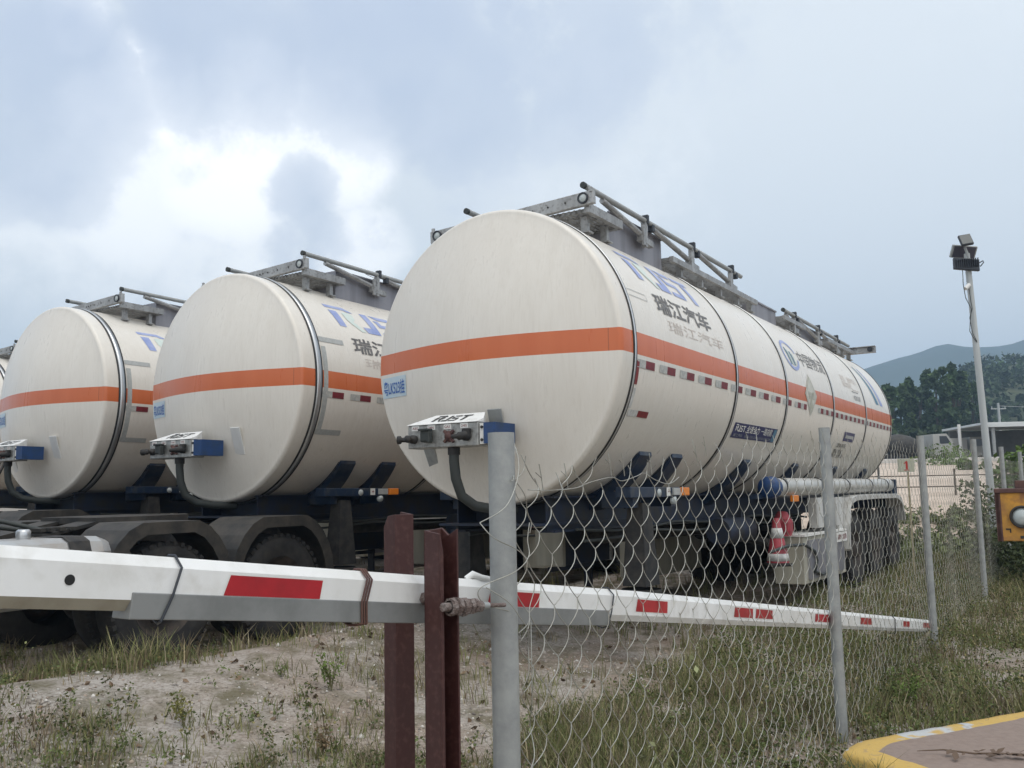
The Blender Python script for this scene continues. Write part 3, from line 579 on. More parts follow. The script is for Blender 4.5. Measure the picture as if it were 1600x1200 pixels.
    m = MB(); m.tube([(0, 1.6, 1.02), (0, 6.4, .98)], .075, 14); m.disc_stack((0, 4.4, .98), (0, 1, 0), [(0, .12), (.03, .12), (.03, .07)], 16); m.tube([(0, 4.0, 1.0), (.5, 4.05, .95), (.95, 4.1, .85)], .05, 12); m.build('discharge_pipe', 'black_dirty', root)
    for yy in (7.30, 8.62, 9.94):
        m = MB(); m.disc_stack((.62, yy-.32, .75), (0, 1, 0), [(0, .09), (.02, .10), (.10, .10), (.14, .07), (.2, .06)], 16); m.build('brake_chamber', 'black_dirty', root)
        m = MB(); m.cyl((-.95, yy, .62), (.95, yy, .62), .075, 14); m.box((.5, yy, .85), (.1, .9, .08)); m.box((-.5, yy, .85), (.1, .9, .08)); m.box((.5, yy-.45, 1.0), (.09, .12, .3)); m.build('axle', 'black_dirty', root)
        for sx in (1, -1):
            wheel(root, sx*1.22, yy, .525+.0102*yy, side=sx); wheel(root, sx*.88, yy, .525+.0102*yy, side=sx, name='inner_wheel')
    for sx in (1, -1):                      # one long mudguard over the three axles
        m = MB(); prof = [(6.62, .62), (6.66, .95), (6.76, 1.20), (6.92, 1.32), (7.2, 1.355), (8.6, 1.365), (10.1, 1.36), (10.45, 1.30), (10.62, 1.15), (10.70, .92)]
        off = [(y-.03*(y < 7)+.03*(y > 10.2), z+.025) for y, z in prof]
        poly = prof+off[::-1]; n_ = len(prof)
        xa, xb = sx*.80, sx*1.27
        m.prism(poly, lambda u, v, t: (t, u, v), xa, xb)
        fp = [(y, z) for y, z in off]+[(y+(.045 if y < 8 else -.045)*(1 if (y < 7.1 or y > 10.2) else 0), z-.075*(1 if 6.8 < y < 10.5 else .2)) for y, z in off[::-1]]
        m.prism(fp, lambda u, v, t: (t, u, v), sx*1.27, sx*1.285); m.build('mudguard', 'fender_grey', root, bevel=.006)
        m = MB(); m.prism([(5.25, 1.36), (6.75, 1.36), (6.60, 1.0), (6.55, .62), (6.40, .60), (6.40, .98), (5.3, .98)], lambda u, v, t: (t, u, v), sx*1.10, sx*1.20); m.build('pump_cabinet', 'fender_grey', root)
        m = MB(); m.box((sx*1.04, 5.55, .62), (.36, 2.0, .56), ch=.01); sb = m.build('tool_locker', 'cream_panel', root)
        q = MB(); q.box((sx*1.235, 5.55, .62), (.03, 1.7, .46)); q.build('locker_door', 'alu_panel', sb)
        q = MB(); q.box((sx*1.05, 5.55, .915), (.40, 2.04, .025)); q.box((sx*1.24, 6.25, .83), (.05, .55, .12)); q.build('locker_trim', 'white_label', sb)
        q = MB(); put_text(q, '腐蚀 危险', (lambda sx: lambda u, v: (sx*1.268, 6.02+u, .80+v))(sx), .46, .07, 'dark_red', bold=.01); q.build('locker_lettering', None, sb)
    m = MB(); m.cyl((1.12, 3.62, 1.49), (1.12, 10.2, 1.53), .108, 24); hp = m.build('hose_tube', 'tube_pale', root)
    for y in (4.0, 5.6, 7.0, 8.5, 9.7): q = MB(); q.cyl((1.12, y, 1.476+y*.0055), (1.12, y+.04, 1.476+y*.0055), .114, 24); q.build('clamp_ring', 'band_black', hp)
    q = MB(); q.disc_stack((1.12, 3.62, 1.49), (0, -1, 0), [(-.16, .125), (-.02, .125), (.02, .11), (.04, .06), (.045, 0)], 24); q.build('tube_cap', 'blue_bright', hp)
    q = MB(); q.box((1.12, 10.25, 1.5), (.26, .12, .26), ch=.01); q.build('tube_end_box', 'blue_paint', hp)
    m = MB(); m.box((1.02, 7.0, 1.39), (.08, 7.2, .05)); m.build('outer_rail', 'blue_paint', root)
    m = MB(); m.box((1.2, 4.36, 1.36), (.05, .2, .075), ch=.008); m.build('side_marker_lamp', 'orange_lamp', root)
    m = MB(); m.tube([(1.04, 4.36, .92), (1.04, 4.36, 1.10), (1.04, 4.38, 1.2)], [.11, .11, .06], 18); m.box((1.04, 4.36, 1.03), (.22, .22, .20), ch=.05); m.build('extinguisher_case', 'cone_red', root)
    m = MB(); m.tube([(1.25, 3.2, .80), (1.28, 3.7, .84), (1.27, 4.4, .82), (1.27, 4.85, .72), (1.275, 4.92, .6), (1.275, 4.8, .48), (1.275, 5.1, .42), (1.275, 5.7, .45)], .018, 8); m.build('hanging_hose', 'rubber', root)
    for sx in (1, -1):
        m = MB(); m.box((sx*.8, 10.56, 1.02), (.42, .05, .14), ch=.01); m.build('tail_lamp', 'cone_red', root)
    m = MB(); m.box((0, 10.58, .58), (2.3, .08, .12)); m.box((.7, 10.55, .9), (.08, .05, .6)); m.box((-.7, 10.55, .9), (.08, .05, .6)); m.build('rear_bumper', 'blue_paint', root)
    m = MB(); m.tube([(.6, 10.5, 2.0), (.6, 10.62, 2.0), (.6, 10.62, 1.4)], .02, 8); m.tube([(.9, 10.5, 2.0), (.9, 10.62, 2.0), (.9, 10.62, 1.4)], .02, 8); m.tube([(.6, 10.62, 1.6), (.9, 10.62, 1.6)], .016, 8); m.tube([(.6, 10.62, 1.85), (.9, 10.62, 1.85)], .016, 8); m.build('rear_ladder', 'alu', root)
    return root
t1 = build_trailer(1, 'white tanker trailer with orange stripe nearest the wire fence, marked 粤LK523挂 below the stripe', (O1.x, O1.y, 0))
t2 = build_trailer(2, 'second white tanker trailer from the fence, resting on a tractor with two black mudguards', (O2.x, O2.y, .05))
t3 = dup(t2); t3.location = (O3.x, O3.y, .129); t3['label'] = 'white tanker trailer with orange stripe, third from the fence'
t4 = dup(t2); t4.location = (O4.x, O4.y, .21); t4['label'] = 'white tanker trailer mostly hidden, only a sliver of its side seen at the left edge'

# ------------------------------------------------------------------ tractors under the second and third trailers
def build_tractor(label, loc):
    root = thing('truck_tractor', label, 'tractor truck', loc, (0, 0, -YAW), 'tractor trucks coupled to the trailers')
    m = MB()
    for x in (-.42, .42): m.box((x, -2.6, .95), (.08, 5.9, .26))
    for y in (-5, -4, -3, -2.2, -1.1, .2): m.box((0, y, .95), (.8, .1, .18))
    m.add([(-.5, .15, .95), (.5, .15, .95), (.5, .5, .85), (-.5, .5, .85), (-.5, .15, 1.1), (.5, .15, 1.1)], [(0, 1, 2, 3), (4, 5, 2, 3), (0, 4, 3), (1, 5, 2)])
    m.build('frame', 'black_dirty', root)
    m = MB(); m.prism([(-.45, -1.95), (.45, -1.95), (.55, -1.5), (.5, -1.0), (.12, -.75), (.06, -1.1), (-.06, -1.1), (-.12, -.75), (-.5, -1.0), (-.55, -1.5)], lambda u, v, t: (u, v, t), 1.20, 1.26); m.box((0, -1.4, 1.13), (.8, .5, .14))
    for y in (-2.45, -2.36, -2.27, -2.18): m.box((.30, y, 1.17+.02*(y+2.45)), (.34, .05, .03))
    m.bar((.3, -2.6, 1.08), (.3, -1.9, 1.22), .3, .03); m.bar((-.3, -2.6, 1.08), (-.3, -1.9, 1.22), .3, .03); m.build('fifth_wheel', 'fender_black', root)
    m = MB(); m.tube([(.4, -2.3, 1.14), (.1, -2.6, 1.25), (-.2, -3.0, 1.3)], .02, 8); m.tube([(.35, -2.2, 1.12), (.0, -2.6, 1.2), (-.1, -3.0, 1.3)], .02, 8); m.build('air_line', 'rubber', root)
    for yy in (-1.74, -.42):
        m = MB(); m.cyl((-.9, yy, .52), (.9, yy, .52), .09, 12); m.disc_stack((0, yy-.2, .52), (0, 1, 0), [(0, .1), (.08, .2), (.25, .2), (.35, .08)], 16); m.build('axle', 'black_dirty', root)
        for sx in (1, -1):
            wheel(root, sx*1.20, yy, .525, side=sx); wheel(root, sx*.86, yy, .525, side=sx, name='inner_wheel')
            m = MB(); n_ = 14; prof = []
            for k in range(n_+1):
                a = R(178-176*k/n_); prof.append((yy+.655*math.cos(a), .60+min(.645*math.sin(a)*1.06, .60)))
            off = [(y+(y-yy)*.03, z+.02) for y, z in prof]
            m.prism(prof+off[::-1], lambda u, v, t: (t, u, v), sx*.62, sx*1.24)
            inn = [(yy+(y-yy)*.86, .60+(z-.60)*.86) for y, z in prof]
            m.prism(off+inn[::-1], lambda u, v, t: (t, u, v), sx*1.24, sx*1.252); m.build('mudguard', 'fender_black', root)
    m = MB(); m.box((1.0, -3.05, .87), (.62, 1.5, .52), ch=.12); ft = m.build('fuel_tank', 'steel_tank', root)
    q = MB()
    for y in (-3.55, -2.62): q.box((1.0, y, .87), (.635, .06, .535), ch=.12)
    q.build('tank_strap', 'black_dirty', ft); q = MB(); q.disc_stack((.98, -2.90, 1.12), (0, 0, 1), [(0, .05), (.03, .055), (.07, .055), (.085, .04), (.085, 0)], 18); q.build('filler_cap', 'band_silver', ft)
    m = MB(); m.box((1.0, -2.18, .80), (.5, .12, .4), ch=.03); m.build('bracket', 'fender_black', root)
    # cab, beyond the left edge of the photograph
    m = MB(); m.prism([(-4.9, .65), (-4.9, 3.0), (-5.2, 3.35), (-6.5, 3.15), (-6.9, 1.9), (-7.0, .65)], lambda u, v, t: (t, u, v), -1.22, 1.22); cb = m.build('cab', 'cab_paint', root, bevel=.04)
    for sx in (1, -1):
        q = MB(); q.prism([(-5.7, 1.75), (-5.7, 2.65), (-6.45, 2.65), (-6.7, 1.85)], lambda u, v, t: (t, u, v), sx*1.222, sx*1.235); q.build('side_window', 'dark_glass', cb)
        wheel(root, sx*1.22, -5.9, .525, side=sx)
    q = MB(); q.add([(-1.05, -6.93, 1.95), (1.05, -6.93, 1.95), (1.05, -6.56, 3.05), (-1.05, -6.56, 3.05)], [(0, 1, 2, 3)]); q.build('windscreen', 'dark_glass', cb)
    return root
mat('cab_paint', (.55, .55, .55), .35); mat('steel_tank', (.50, .51, .51), .35, .6, c2=(.4, .36, .32), sc=2)
k2 = build_tractor('black tractor chassis with two rounded mudguards under the front of the second tanker', (O2.x, O2.y, .05))
k3 = dup(k2); k3.location = (O3.x-.2, O3.y-.3, .129); k3['label'] = 'dark tractor chassis under the front of the third tanker at the far left'

# ------------------------------------------------------------------ traffic cone carried on the near trailer
cone = thing('traffic_cone', 'red and white traffic cone strapped to the side of the nearest tanker trailer', 'traffic cone', W(3.72, 1.17, .62))
m = MB(); m.disc_stack((0, 0, 0), (0, 0, 1), [(.0, .125), (.48, .035), (.49, .025), (.49, 0)], 28); body = m.build('cone_body', 'cone_red', cone); m = MB(); m.box((0, 0, -.02), (.25, .25, .035), ch=.01); m.build('cone_base', 'black_dirty', cone)
for z0, z1 in ((.02, .10), (.27, .38)):
    m = MB(); rr = lambda z: .125-.09*z/.48+.003
    m.disc_stack((0, 0, 0), (0, 0, 1), [(z0, rr(z0)-.002), (z0, rr(z0)), (z1, rr(z1)), (z1, rr(z1)-.002)], 28); m.build('white_collar', 'white_refl', body)

# ------------------------------------------------------------------ wire fence
S0 = -4.45; FR = 2.94
fence = thing('wire_fence', 'galvanised chain link fence with torn sagging top, running into the background', 'fence', W(S0, FR, 0))
fi = fence.matrix_basis.copy(); fi.translation = Vector(fence.location)
def FL(s, r, z): return W(s, r, z) - Vector(fence.location)
posts = [(-4.45, 1.655, .0372, .0), (-.95, 1.825, .033, .012), (2.37, 1.90, .032, .01), (6.25, 2.00, .033, .02), (9.7, 2.0, .034, .0), (13.2, 2.0, .034, .01), (16.8, 2.0, .034, .0), (20.4, 2.0, .034, 0)]
for s_, h_, r_, ln in posts:
    m = MB(); a = FL(s_, FR, -.3); b = FL(s_-ln, FR, h_)
    m.tube([a, a.lerp(b, .5), b], r_, 28, cap=False); m.disc_stack(b, (b-a), [(0, r_), (0, r_-.004), (-.04, r_-.004), (-.04, 0)], 28); m.build('post', 'galv', fence)
top_s = [-4.6, -4.3, -3.85, -3.55, -3.17, -2.78, -2.06, -1.1, .49, 2.07, 4, 30]; top_z = [1.47, 1.495, 1.51, 1.53, 1.515, 1.61, 1.685, 1.70, 1.725, 1.765, 1.82, 1.85]
du = .0695; dv = .0715; nw = int(23/du); VV = []; FF = []; 
def wob(u, v): return Vector((noise.noise(Vector((u*1.7, v*1.9, 1))), noise.noise(Vector((u*1.9, v*1.7, 5))), noise.noise(Vector((u*1.1, v*1.3, 9)))))
def nodept(c, i, su):
    u = S0-.02+c*du; v = .0+i*dv; w = wob(u, v); lo = max(0, 1-(u-S0)/1.6)
    return u+w.x*(.018+.03*lo), v+w.y*(.02+.035*lo), FR+w.z*.03
def strand(P, r, n):
    global VV, FF
    P = np.asarray(P); k = len(P); d = np.gradient(P, axis=0); d /= np.linalg.norm(d, axis=1)[:, None]+1e-9
    ax = np.array(RT); x = np.cross(d, ax); x /= np.linalg.norm(x, axis=1)[:, None]+1e-9; y = np.cross(d, x); o = sum(len(q) for q in VV) if False else strand.o
    ang = np.arange(n)*2*PI/n
    V_ = P[:, None, :]+(x[:, None, :]*np.cos(ang)[None, :, None]+y[:, None, :]*np.sin(ang)[None, :, None])*r
    VV.append(V_.reshape(-1, 3)); i = np.arange(k-1)[:, None]*n; j = np.arange(n)[None, :]; j2 = (j+1) % n
    FF.append(np.stack([o+i+j, o+i+j2, o+i+n+j2, o+i+n+j], -1).reshape(-1, 4)); strand.o += k*n
strand.o = 0
org = np.array(fence.location)
for jw in range(1, nw):
    u0 = S0+jw*du
    top = np.interp(u0, top_s, top_z)+.025*math.sin(jw*1.3)*(1 if u0 < 3 else .4); ni = int(top/dv); n = 5 if u0 < 0 else 4 if u0 < 6 else 3; sub = 6 if u0 < 1 else 3 if u0 < 7 else 1
    pts = []
    for i in range(0, ni+1):
        c = jw+((i+jw) & 1); c2 = jw+((i+1+jw) & 1); a = nodept(c, i, 0); b = nodept(c2, i+1, 0)
        front = 1 if c2 > c else -1
        for k in range(sub):
            t = k/sub; bul = math.sin(PI*t)
            # the strand facing the camera bows out, the one behind runs straight
            u = a[0]+(b[0]-a[0])*(t if front < 0 else t**.85)+bul*(.011 if front > 0 else .002); v = a[1]+(b[1]-a[1])*t; r_ = a[2]+(b[2]-a[2])*t+front*.007*bul
            p = W(u, r_, v+.01); pts.append((p.x, p.y, p.z))
    if random.random() < .6:
        q = pts[-1]; L = random.uniform(.02, .06)*(1 if u0 < 2 else .5); tw = Vector((random.uniform(-.5, .5), random.uniform(-.3, .3), 1)).normalized()*L; pts.append((q[0]+tw.x, q[1]+tw.y, q[2]+tw.z))
    strand(np.array(pts)-org, .0015 if u0 < -1 else .0012, n)
# loose strands: top twist wire, wraps round the near post
def loose(path, r=.0015, n=5, steps=6):
    P = [np.array(W(s_, r_, z_)) for s_, r_, z_ in path]; out_ = []
    for k in range(len(P)-1):
        p0, p1, p2, p3 = P[max(k-1, 0)], P[k], P[k+1], P[min(k+2, len(P)-1)]
        for q in range(steps):
            t = q/steps; out_.append(.5*((2*p1)+(-p0+p2)*t+(2*p0-5*p1+4*p2-p3)*t*t+(-p0+3*p1-3*p2+p3)*t**3))
    out_.append(P[-1]); strand(np.array(out_)-org, r, n)
loose([(-4.33, FR+.01, 1.495), (-4.2, FR+.01, 1.492), (-4.05, FR+.01, 1.497), (-3.93, FR, 1.515), (-3.80, FR+.01, 1.53), (-3.70, FR, 1.518), (-3.60, FR+.01, 1.535), (-3.52, FR, 1.545), (-3.42, FR, 1.52), (-3.30, FR, 1.505), (-3.2, FR, 1.53)])
loose([(-4.50, FR+.06, 1.52), (-4.46, FR+.045, 1.525), (-4.42, FR+.02, 1.56), (-4.38, FR, 1.62), (-4.39, FR-.01, 1.655)])
loose([(-4.56, FR, 1.41), (-4.51, FR+.05, 1.45), (-4.45, FR+.05, 1.52), (-4.41, FR+.03, 1.58), (-4.37, FR-.01, 1.63)])
loose([(-4.45, FR+.045, 1.52), (-4.38, FR+.03, 1.48), (-4.32, FR, 1.43), (-4.30, FR, 1.40), (-4.31, FR, 1.37)])
loose([(-4.56, FR, 1.41), (-4.54, FR+.03, 1.37), (-4.46, FR+.05, 1.335), (-4.38, FR+.03, 1.30), (-4.34, FR, 1.27)])
loose([(-4.31, FR, 1.40), (-4.37, FR+.03, 1.355), (-4.39, FR+.045, 1.31), (-4.47, FR+.05, 1.275), (-4.56, FR, 1.24), (-4.55, FR, 1.2), (-4.47, FR+.03, 1.17)])
loose([(-4.55, FR+.01, 1.24), (-4.5, FR+.045, 1.20), (-4.44, FR+.045, 1.15), (-4.36, FR+.02, 1.10), (-4.33, FR, 1.05), (-4.38, FR+.03, .99), (-4.45, FR+.045, .95)])
loose([(-4.33, FR, 1.27), (-4.29, FR, 1.22), (-4.32, FR, 1.16), (-4.39, FR+.04, 1.13), (-4.45, FR+.045, 1.11)])
loose([(-4.33, FR+.01, 1.12), (-4.38, FR+.04, .92), (-4.33, FR, .84), (-4.36, FR+.03, .76), (-4.46, FR+.045, .71)])
for (s_, z_) in ((-4.23, 1.50), (-4.08, 1.505), (-3.78, 1.545), (-3.68, 1.545), (-3.45, 1.55), (-3.0, 1.59), (-2.9, 1.63)):
    loose([(s_, FR, z_-.01), (s_-.008, FR, z_+.03), (s_-.02, FR, z_+.07)], .0015); loose([(s_-.01, FR, z_+.03), (s_-.04, FR, z_+.045)], .0013)
wm = fast_mesh('wire_mesh', np.concatenate(VV), np.concatenate(FF), 'wire'); wm.parent = fence; wm.data.polygons.foreach_set('use_smooth', [True]*len(wm.data.polygons))

# ------------------------------------------------------------------ barrier arm
PA, PB, PC = Vector((-.879, 1.58, 1.368)), Vector((.404, 3.3, 1.078)), Vector((3.764, 8.56, .174)); L1 = (PB-PA).length; L2 = (PC-PB).length
def armp(t):
    if t < L1: return PA+(PB-PA)*(t/L1)
    return PB+(PC-PB)*((t-L1)/L2)
adir = (PC-PA).normalized(); aside = Vector((adir.y, -adir.x, 0)).normalized(); aup = aside.cross(adir).normalized()
if aup.z < 0: aup = -aup
arm = thing('barrier_arm', 'long white barrier arm with red reflective blocks laid across behind the fence', 'barrier arm', PB)
def AL(t, x, z): return armp(t)+aside*x+aup*z-PB
H, Wd = .105, .05
sec = [(.5*Wd, -.30*H), (.5*Wd, .30*H), (.18*Wd, .5*H), (-.18*Wd, .5*H), (-.5*Wd, .30*H), (-.5*Wd, -.36*H), (-.2*Wd, -.5*H), (.2*Wd, -.5*H)]
m = MB(); ts = [-.9, -.4, 0, .5, 1.0, 1.5, 2.0, L1, 3, 4, 5, 6, 7, 8, 8.45]
n = len(sec); vs = [AL(t, x, z) for t in ts for x, z in sec]
for i in range(len(ts)-1):
    for k in range(n):
        a, b = i*n+k, i*n+(k+1) % n; m.add([vs[a], vs[b], vs[b+n], vs[a+n]], [(0, 1, 2, 3)], False, 'arm_beige' if k == 7 and ts[i] < .24 else 'arm_white')
m.add([vs[k] for k in range(n)], [tuple(range(n))], False, 'arm_white'); m.add(vs[-n:], [tuple(range(n))], False, 'arm_white')
at = m.build('arm_tube', None, arm)
m = MB(); zt_, zb_ = -.165*H, -.64*H
m.prism([(.5*Wd+.003, zt_), (.5*Wd+.003, zb_), (-.5*Wd-.003, zb_), (-.5*Wd-.003, zt_)], lambda u, v, t: AL(t, u, v), .232, 1.975); m.build('splice_channel', 'arm_grey', arm, bevel=.002)
m = MB(); m.cyl(AL(.108, .0255, 0)-aside*.004, AL(.108, .0262, 0), .0095, 20); m.build('bolt_hole', 'band_black', at)
for t0, t1 in ((.435, .699), (1.311, 1.566), (2.156, 2.433), (3.17, 3.43), (3.466, 3.728), (4.506, 4.826), (5.629, 5.975), (7.13, 7.404), (8.05, 8.4)):
    m = MB(); q = [AL(t, .5*Wd+.0015, z) for t, z in ((t0, -.17*H), (t1, -.17*H), (t1, .235*H), (t0+.012, .235*H))]; 
    if t0 < 1.6: q = [AL(t, .5*Wd+.0015, z) for t, z in ((t0, -.16*H), (t1-.004, -.16*H), (t1, .235*H), (t0+.012, .235*H))]
    m.add(q, [(0, 1, 2, 3)], False, 'red_refl'); e = .003
    q2 = [AL(t, .5*Wd+.0008, z) for t, z in ((t0-e, -.17*H-e), (t1+e, -.17*H-e), (t1+e, .235*H+e), (t0+.012-e, .235*H+e))]; m.add(q2, [(0, 1, 2, 3)], False, 'white_label'); m.build('red_reflector', None, arm)
for tt, nl, mm in ((.322, 1, 'lamp_black'), (.838, 3, 'rust_frame'), (1.989, 1, 'lamp_black'), (6.78, 2, 'black_dirty')):
    m = MB()
    for k in range(nl):
        tt_ = tt+(k-1)*.008 if nl > 1 else tt; w_ = .5*Wd+.006; pts = []
        for x, z, dt in ((w_, -.66*H, -.025 if nl == 1 else 0), (w_+.001, -.2*H, -.008), (w_, .32*H, .004), (.2*Wd, .54*H, 0), (-.2*Wd, .54*H, 0), (-w_, .3*H, 0), (-w_, -.66*H, 0), (0, -.72*H, -.01), (w_, -.66*H, -.025 if nl == 1 else 0)): pts.append(AL(tt_+dt, x, z))
        m.tube(pts, .0026, 6)
    m.build('tie_wire', mm, arm)
m = MB(); m.tube([AL(1.255, -.01, .5*H), AL(1.27, .0, .62*H), AL(1.30, .01, .55*H), AL(1.42, .005, .515*H)], [.008, .011, .009, .004], 8); m.build('bent_flap', 'arm_white', arm)

# ------------------------------------------------------------------ red oxide steel posts and the pivot between them
def steel_post(label, x, y, zt, w, ang, kind):
    o = thing('steel_post', label, 'post', (x, y, 0), (0, 0, ang), 'red-brown steel posts holding the barrier arm')
    m = MB(); t = .006; z0 = -.3
    if kind == 0:      # box-like channel, shoulder cut at the top
        poly = [(-w/2, z0), (w/2, z0), (w/2, zt), (-w/2, zt)]
        m.prism(poly, lambda u, v, q: (u, q, v), -w/2, -w/2+t)
        m.prism([(-w/2+t, z0), (w/2, z0), (w/2, zt+.006), (-w/2+t, zt)], lambda u, v, q: (q, u, v), w/2-t, w/2)
        m.prism([(-w/2+t, z0), (w/2, z0), (w/2, zt-.035), (w/2-.022, zt-.004), (-w/2+t, zt)], lambda u, v, q: (q, u, v), -w/2, -w/2+t)
    else:              # open channel with the mouth toward the right
        m.prism([(-w/2, z0), (-w*.34, z0), (-w*.34, zt-.05), (-w/2, zt-.006)], lambda u, v, q: (u, q, v), -w/2, -w/2+t)
        m.prism([(-w/2+t, z0), (w/2, z0), (w/2, zt+.002), (-w/2+t, zt-.006)], lambda u, v, q: (q, u, v), -w/2, -w/2+t)
        m.prism([(-w/2, z0), (w/2, z0), (w/2, zt+.006), (-w/2, zt)], lambda u, v, q: (u, q, v), w/2-t, w/2)
        m.prism([(-w/2, z0), (w/2-t, z0), (w/2-t, zt+.006), (0, zt-.012), (-w/2, zt+.004)], lambda u, v, q: (q, u, v), w/2-t, w/2)
    m.build('channel_body', 'red_oxide', o, bevel=.0015); return o
steel_post('red-brown steel post standing behind the white barrier arm', -.335, 2.66, 1.432, .062, R(40), 0)
fp = steel_post('red-brown open channel post in front of the white barrier arm, a lumpy bolt through it', -.187, 2.335, 1.397, .062, R(48), 1)
rc = Vector((-.187, 2.335, 0)); rot = Matrix.Rotation(-R(48), 3, 'Z')
def PL(v): return rot @ (Vector(v)-rc)
m = MB(); a = Vector((-.165, 2.30, 1.212)); b = Vector((-.088, 2.385, 1.203)); d_ = (b-a)
m.tube([PL(a-d_*.2), PL(b)], .011, 10)
for k, (t0, t1, rr_) in enumerate(((-.02, .13, .0225), (.155, .30, .0245), (.33, .50, .0235), (.53, .68, .0215), (.70, .82, .019), (.84, .98, .0155))):
    c0 = PL(a+d_*t0)+Vector((0, 0, .002*math.sin(k*2.1))); c1 = PL(a+d_*t1); m.disc_stack(c0, c1-c0, [(0, rr_*.72), (.002, rr_), ((c1-c0).length-.002, rr_*.97), ((c1-c0).length, rr_*.7)], 6 if k % 2 else 9, smooth=False)
bt = m.build('pivot_bolt', 'rust', fp)
m = MB(); m.tube([PL(b), PL(b+d_*.2)], .009, 8, m='galv'); m.tube([PL(b+d_*.18), PL(b+d_*.75)], .0055, 8, m='rust'); m.build('threaded_rod', None, bt)
m = MB(); c_ = Vector((-.262, 2.425, 1.222)); m.disc_stack(PL(c_), rot @ Vector((.55, -.6, 0)), [(-.02, .03), (.018, .03), (.03, .026), (.03, 0)], 20); m.disc_stack(PL(c_), rot @ Vector((.55, -.6, 0)), [(.03, .018), (.075, .016), (.075, 0)], 6); m.build('bushing', 'rust', fp)

# ------------------------------------------------------------------ concrete plinth, yellow box, stick, log
conc = bpy.data.materials.new('plinth'); conc.use_nodes = True; t = conc.node_tree; p = t.nodes['Principled BSDF']; p.inputs['Roughness'].default_value = .85
tcn = N(t, 'ShaderNodeTexCoord'); at_ = N(t, 'ShaderNodeAttribute', attribute_name='tint')
n1 = N(t, 'ShaderNodeTexNoise'); n1.inputs['Scale'].default_value = 3.6; n1.inputs['Detail'].default_value = 6; t.links.new(tcn.outputs['Object'], n1.inputs['Vector'])
n2 = N(t, 'ShaderNodeTexNoise'); n2.inputs['Scale'].default_value = 30; n2.inputs['Detail'].default_value = 6; t.links.new(tcn.outputs['Object'], n2.inputs['Vector'])
worn = ramp(t, n1.outputs['Fac'], [(.53, (.54, .36, .10)), (.56, (.45, .47, .48)), (.64, (.48, .49, .49)), (.68, (.52, .34, .10))])
dirt = mixc(t, n2.outputs['Fac'], (.19, .14, .115), (.30, .235, .20)); sep = N(t, 'ShaderNodeSeparateColor'); t.links.new(at_.outputs['Color'], sep.inputs[0])
ed = math_(t, 'ADD', sep.outputs[0], math_(t, 'MULTIPLY', math_(t, 'SUBTRACT', n1.outputs['Fac'], .5), .9)); edr = ramp(t, ed, [(.46, (0, 0, 0)), (.54, (1, 1, 1))])
c = mixc(t, edr, dirt, worn); c = mixc(t, ramp(t, n2.outputs['Fac'], [(.58, (0, 0, 0)), (.72, (.55, .55, .55))]), c, (.25, .19, .15)); t.links.new(c, p.inputs['Base Color'])
b = N(t, 'ShaderNodeBump'); b.inputs['Strength'].default_value = .4; b.inputs['Distance'].default_value = .01; t.links.new(n2.outputs['Fac'], b.inputs['Height']); t.links.new(b.outputs[0], p.inputs['Normal']); MATS['plinth'] = conc
out_poly = [(1.66, 4.90), (1.79, 5.06), (2.08, 5.22), (2.43, 5.37), (3.03, 5.66), (4.4, 6.3), (4.4, 3.2), (2.3, 3.6), (1.80, 4.58)]
cx, cy = 3.0, 4.7
def inset(k): return [(x+(cx-x)*k, y+(cy-y)*k) for x, y in out_poly]
rings = [(out_poly, -.1, 1), (out_poly, .10, 1), (inset(.012), .118, 1), (inset(.05), .12, 1), (inset(.115), .121, .9), (inset(.165), .121, .15), (inset(.25), .12, 0), (inset(.999), .12, 0)]
# refine each ring so the edge wanders
def refine(poly, j):
    o_ = []
    for i in range(len(poly)):
        a, b_ = poly[i], poly[(i+1) % len(poly)]
        for k in range(12):
            q = k/12; x, y = a[0]+(b_[0]-a[0])*q, a[1]+(b_[1]-a[1])*q; w_ = .012*noise.noise(Vector((x*6, y*6, 2))); o_.append((x+w_, y+w_))
    return o_
V = []; T = []; F = []; nn = 12*len(out_poly)
for j, (pl, z, tv) in enumerate(rings):
    for (x, y) in refine(pl, j): V.append((x-2.2, y-4.9, z+.004*noise.noise(Vector((x*9, y*9, 0))))); T.append((tv, tv, tv))
for j in range(len(rings)-1):
    for k in range(nn): F.append((j*nn+k, j*nn+(k+1) % nn, (j+1)*nn+(k+1) % nn, (j+1)*nn+k))
o = fast_mesh('concrete_plinth', V, F, 'plinth', tint=T); o.location = (2.2, 4.9, 0); tag(o, 'low concrete plinth with worn yellow and white painted edge and brown dirt on top', 'kerb')
br = MB(); br.tube([(0, 0, .01), (.12, -.03, .022), (.25, -.085, .016), (.37, -.10, .02), (.52, -.14, .01)], [.002, .004, .005, .004, .002], 7)
for k in range(26):
    u = random.uniform(.12, .5); c = Vector((u, -.1+random.uniform(-.05, .06), .02)); a = random.uniform(0, 6.28); L = random.uniform(.015, .045); d_ = Vector((math.cos(a), math.sin(a), random.uniform(-.1, .5)))*L; s_ = Vector((-math.sin(a), math.cos(a), .3))*L*.4
    br.add([c-d_, c-s_, c+d_, c+s_], [(0, 1, 2, 3)])
o = br.build('dead_branch', 'dead'); o.location = (2.02, 4.82, .125); tag(o, 'dry brown twig with curled leaves lying on the concrete plinth', 'twig')

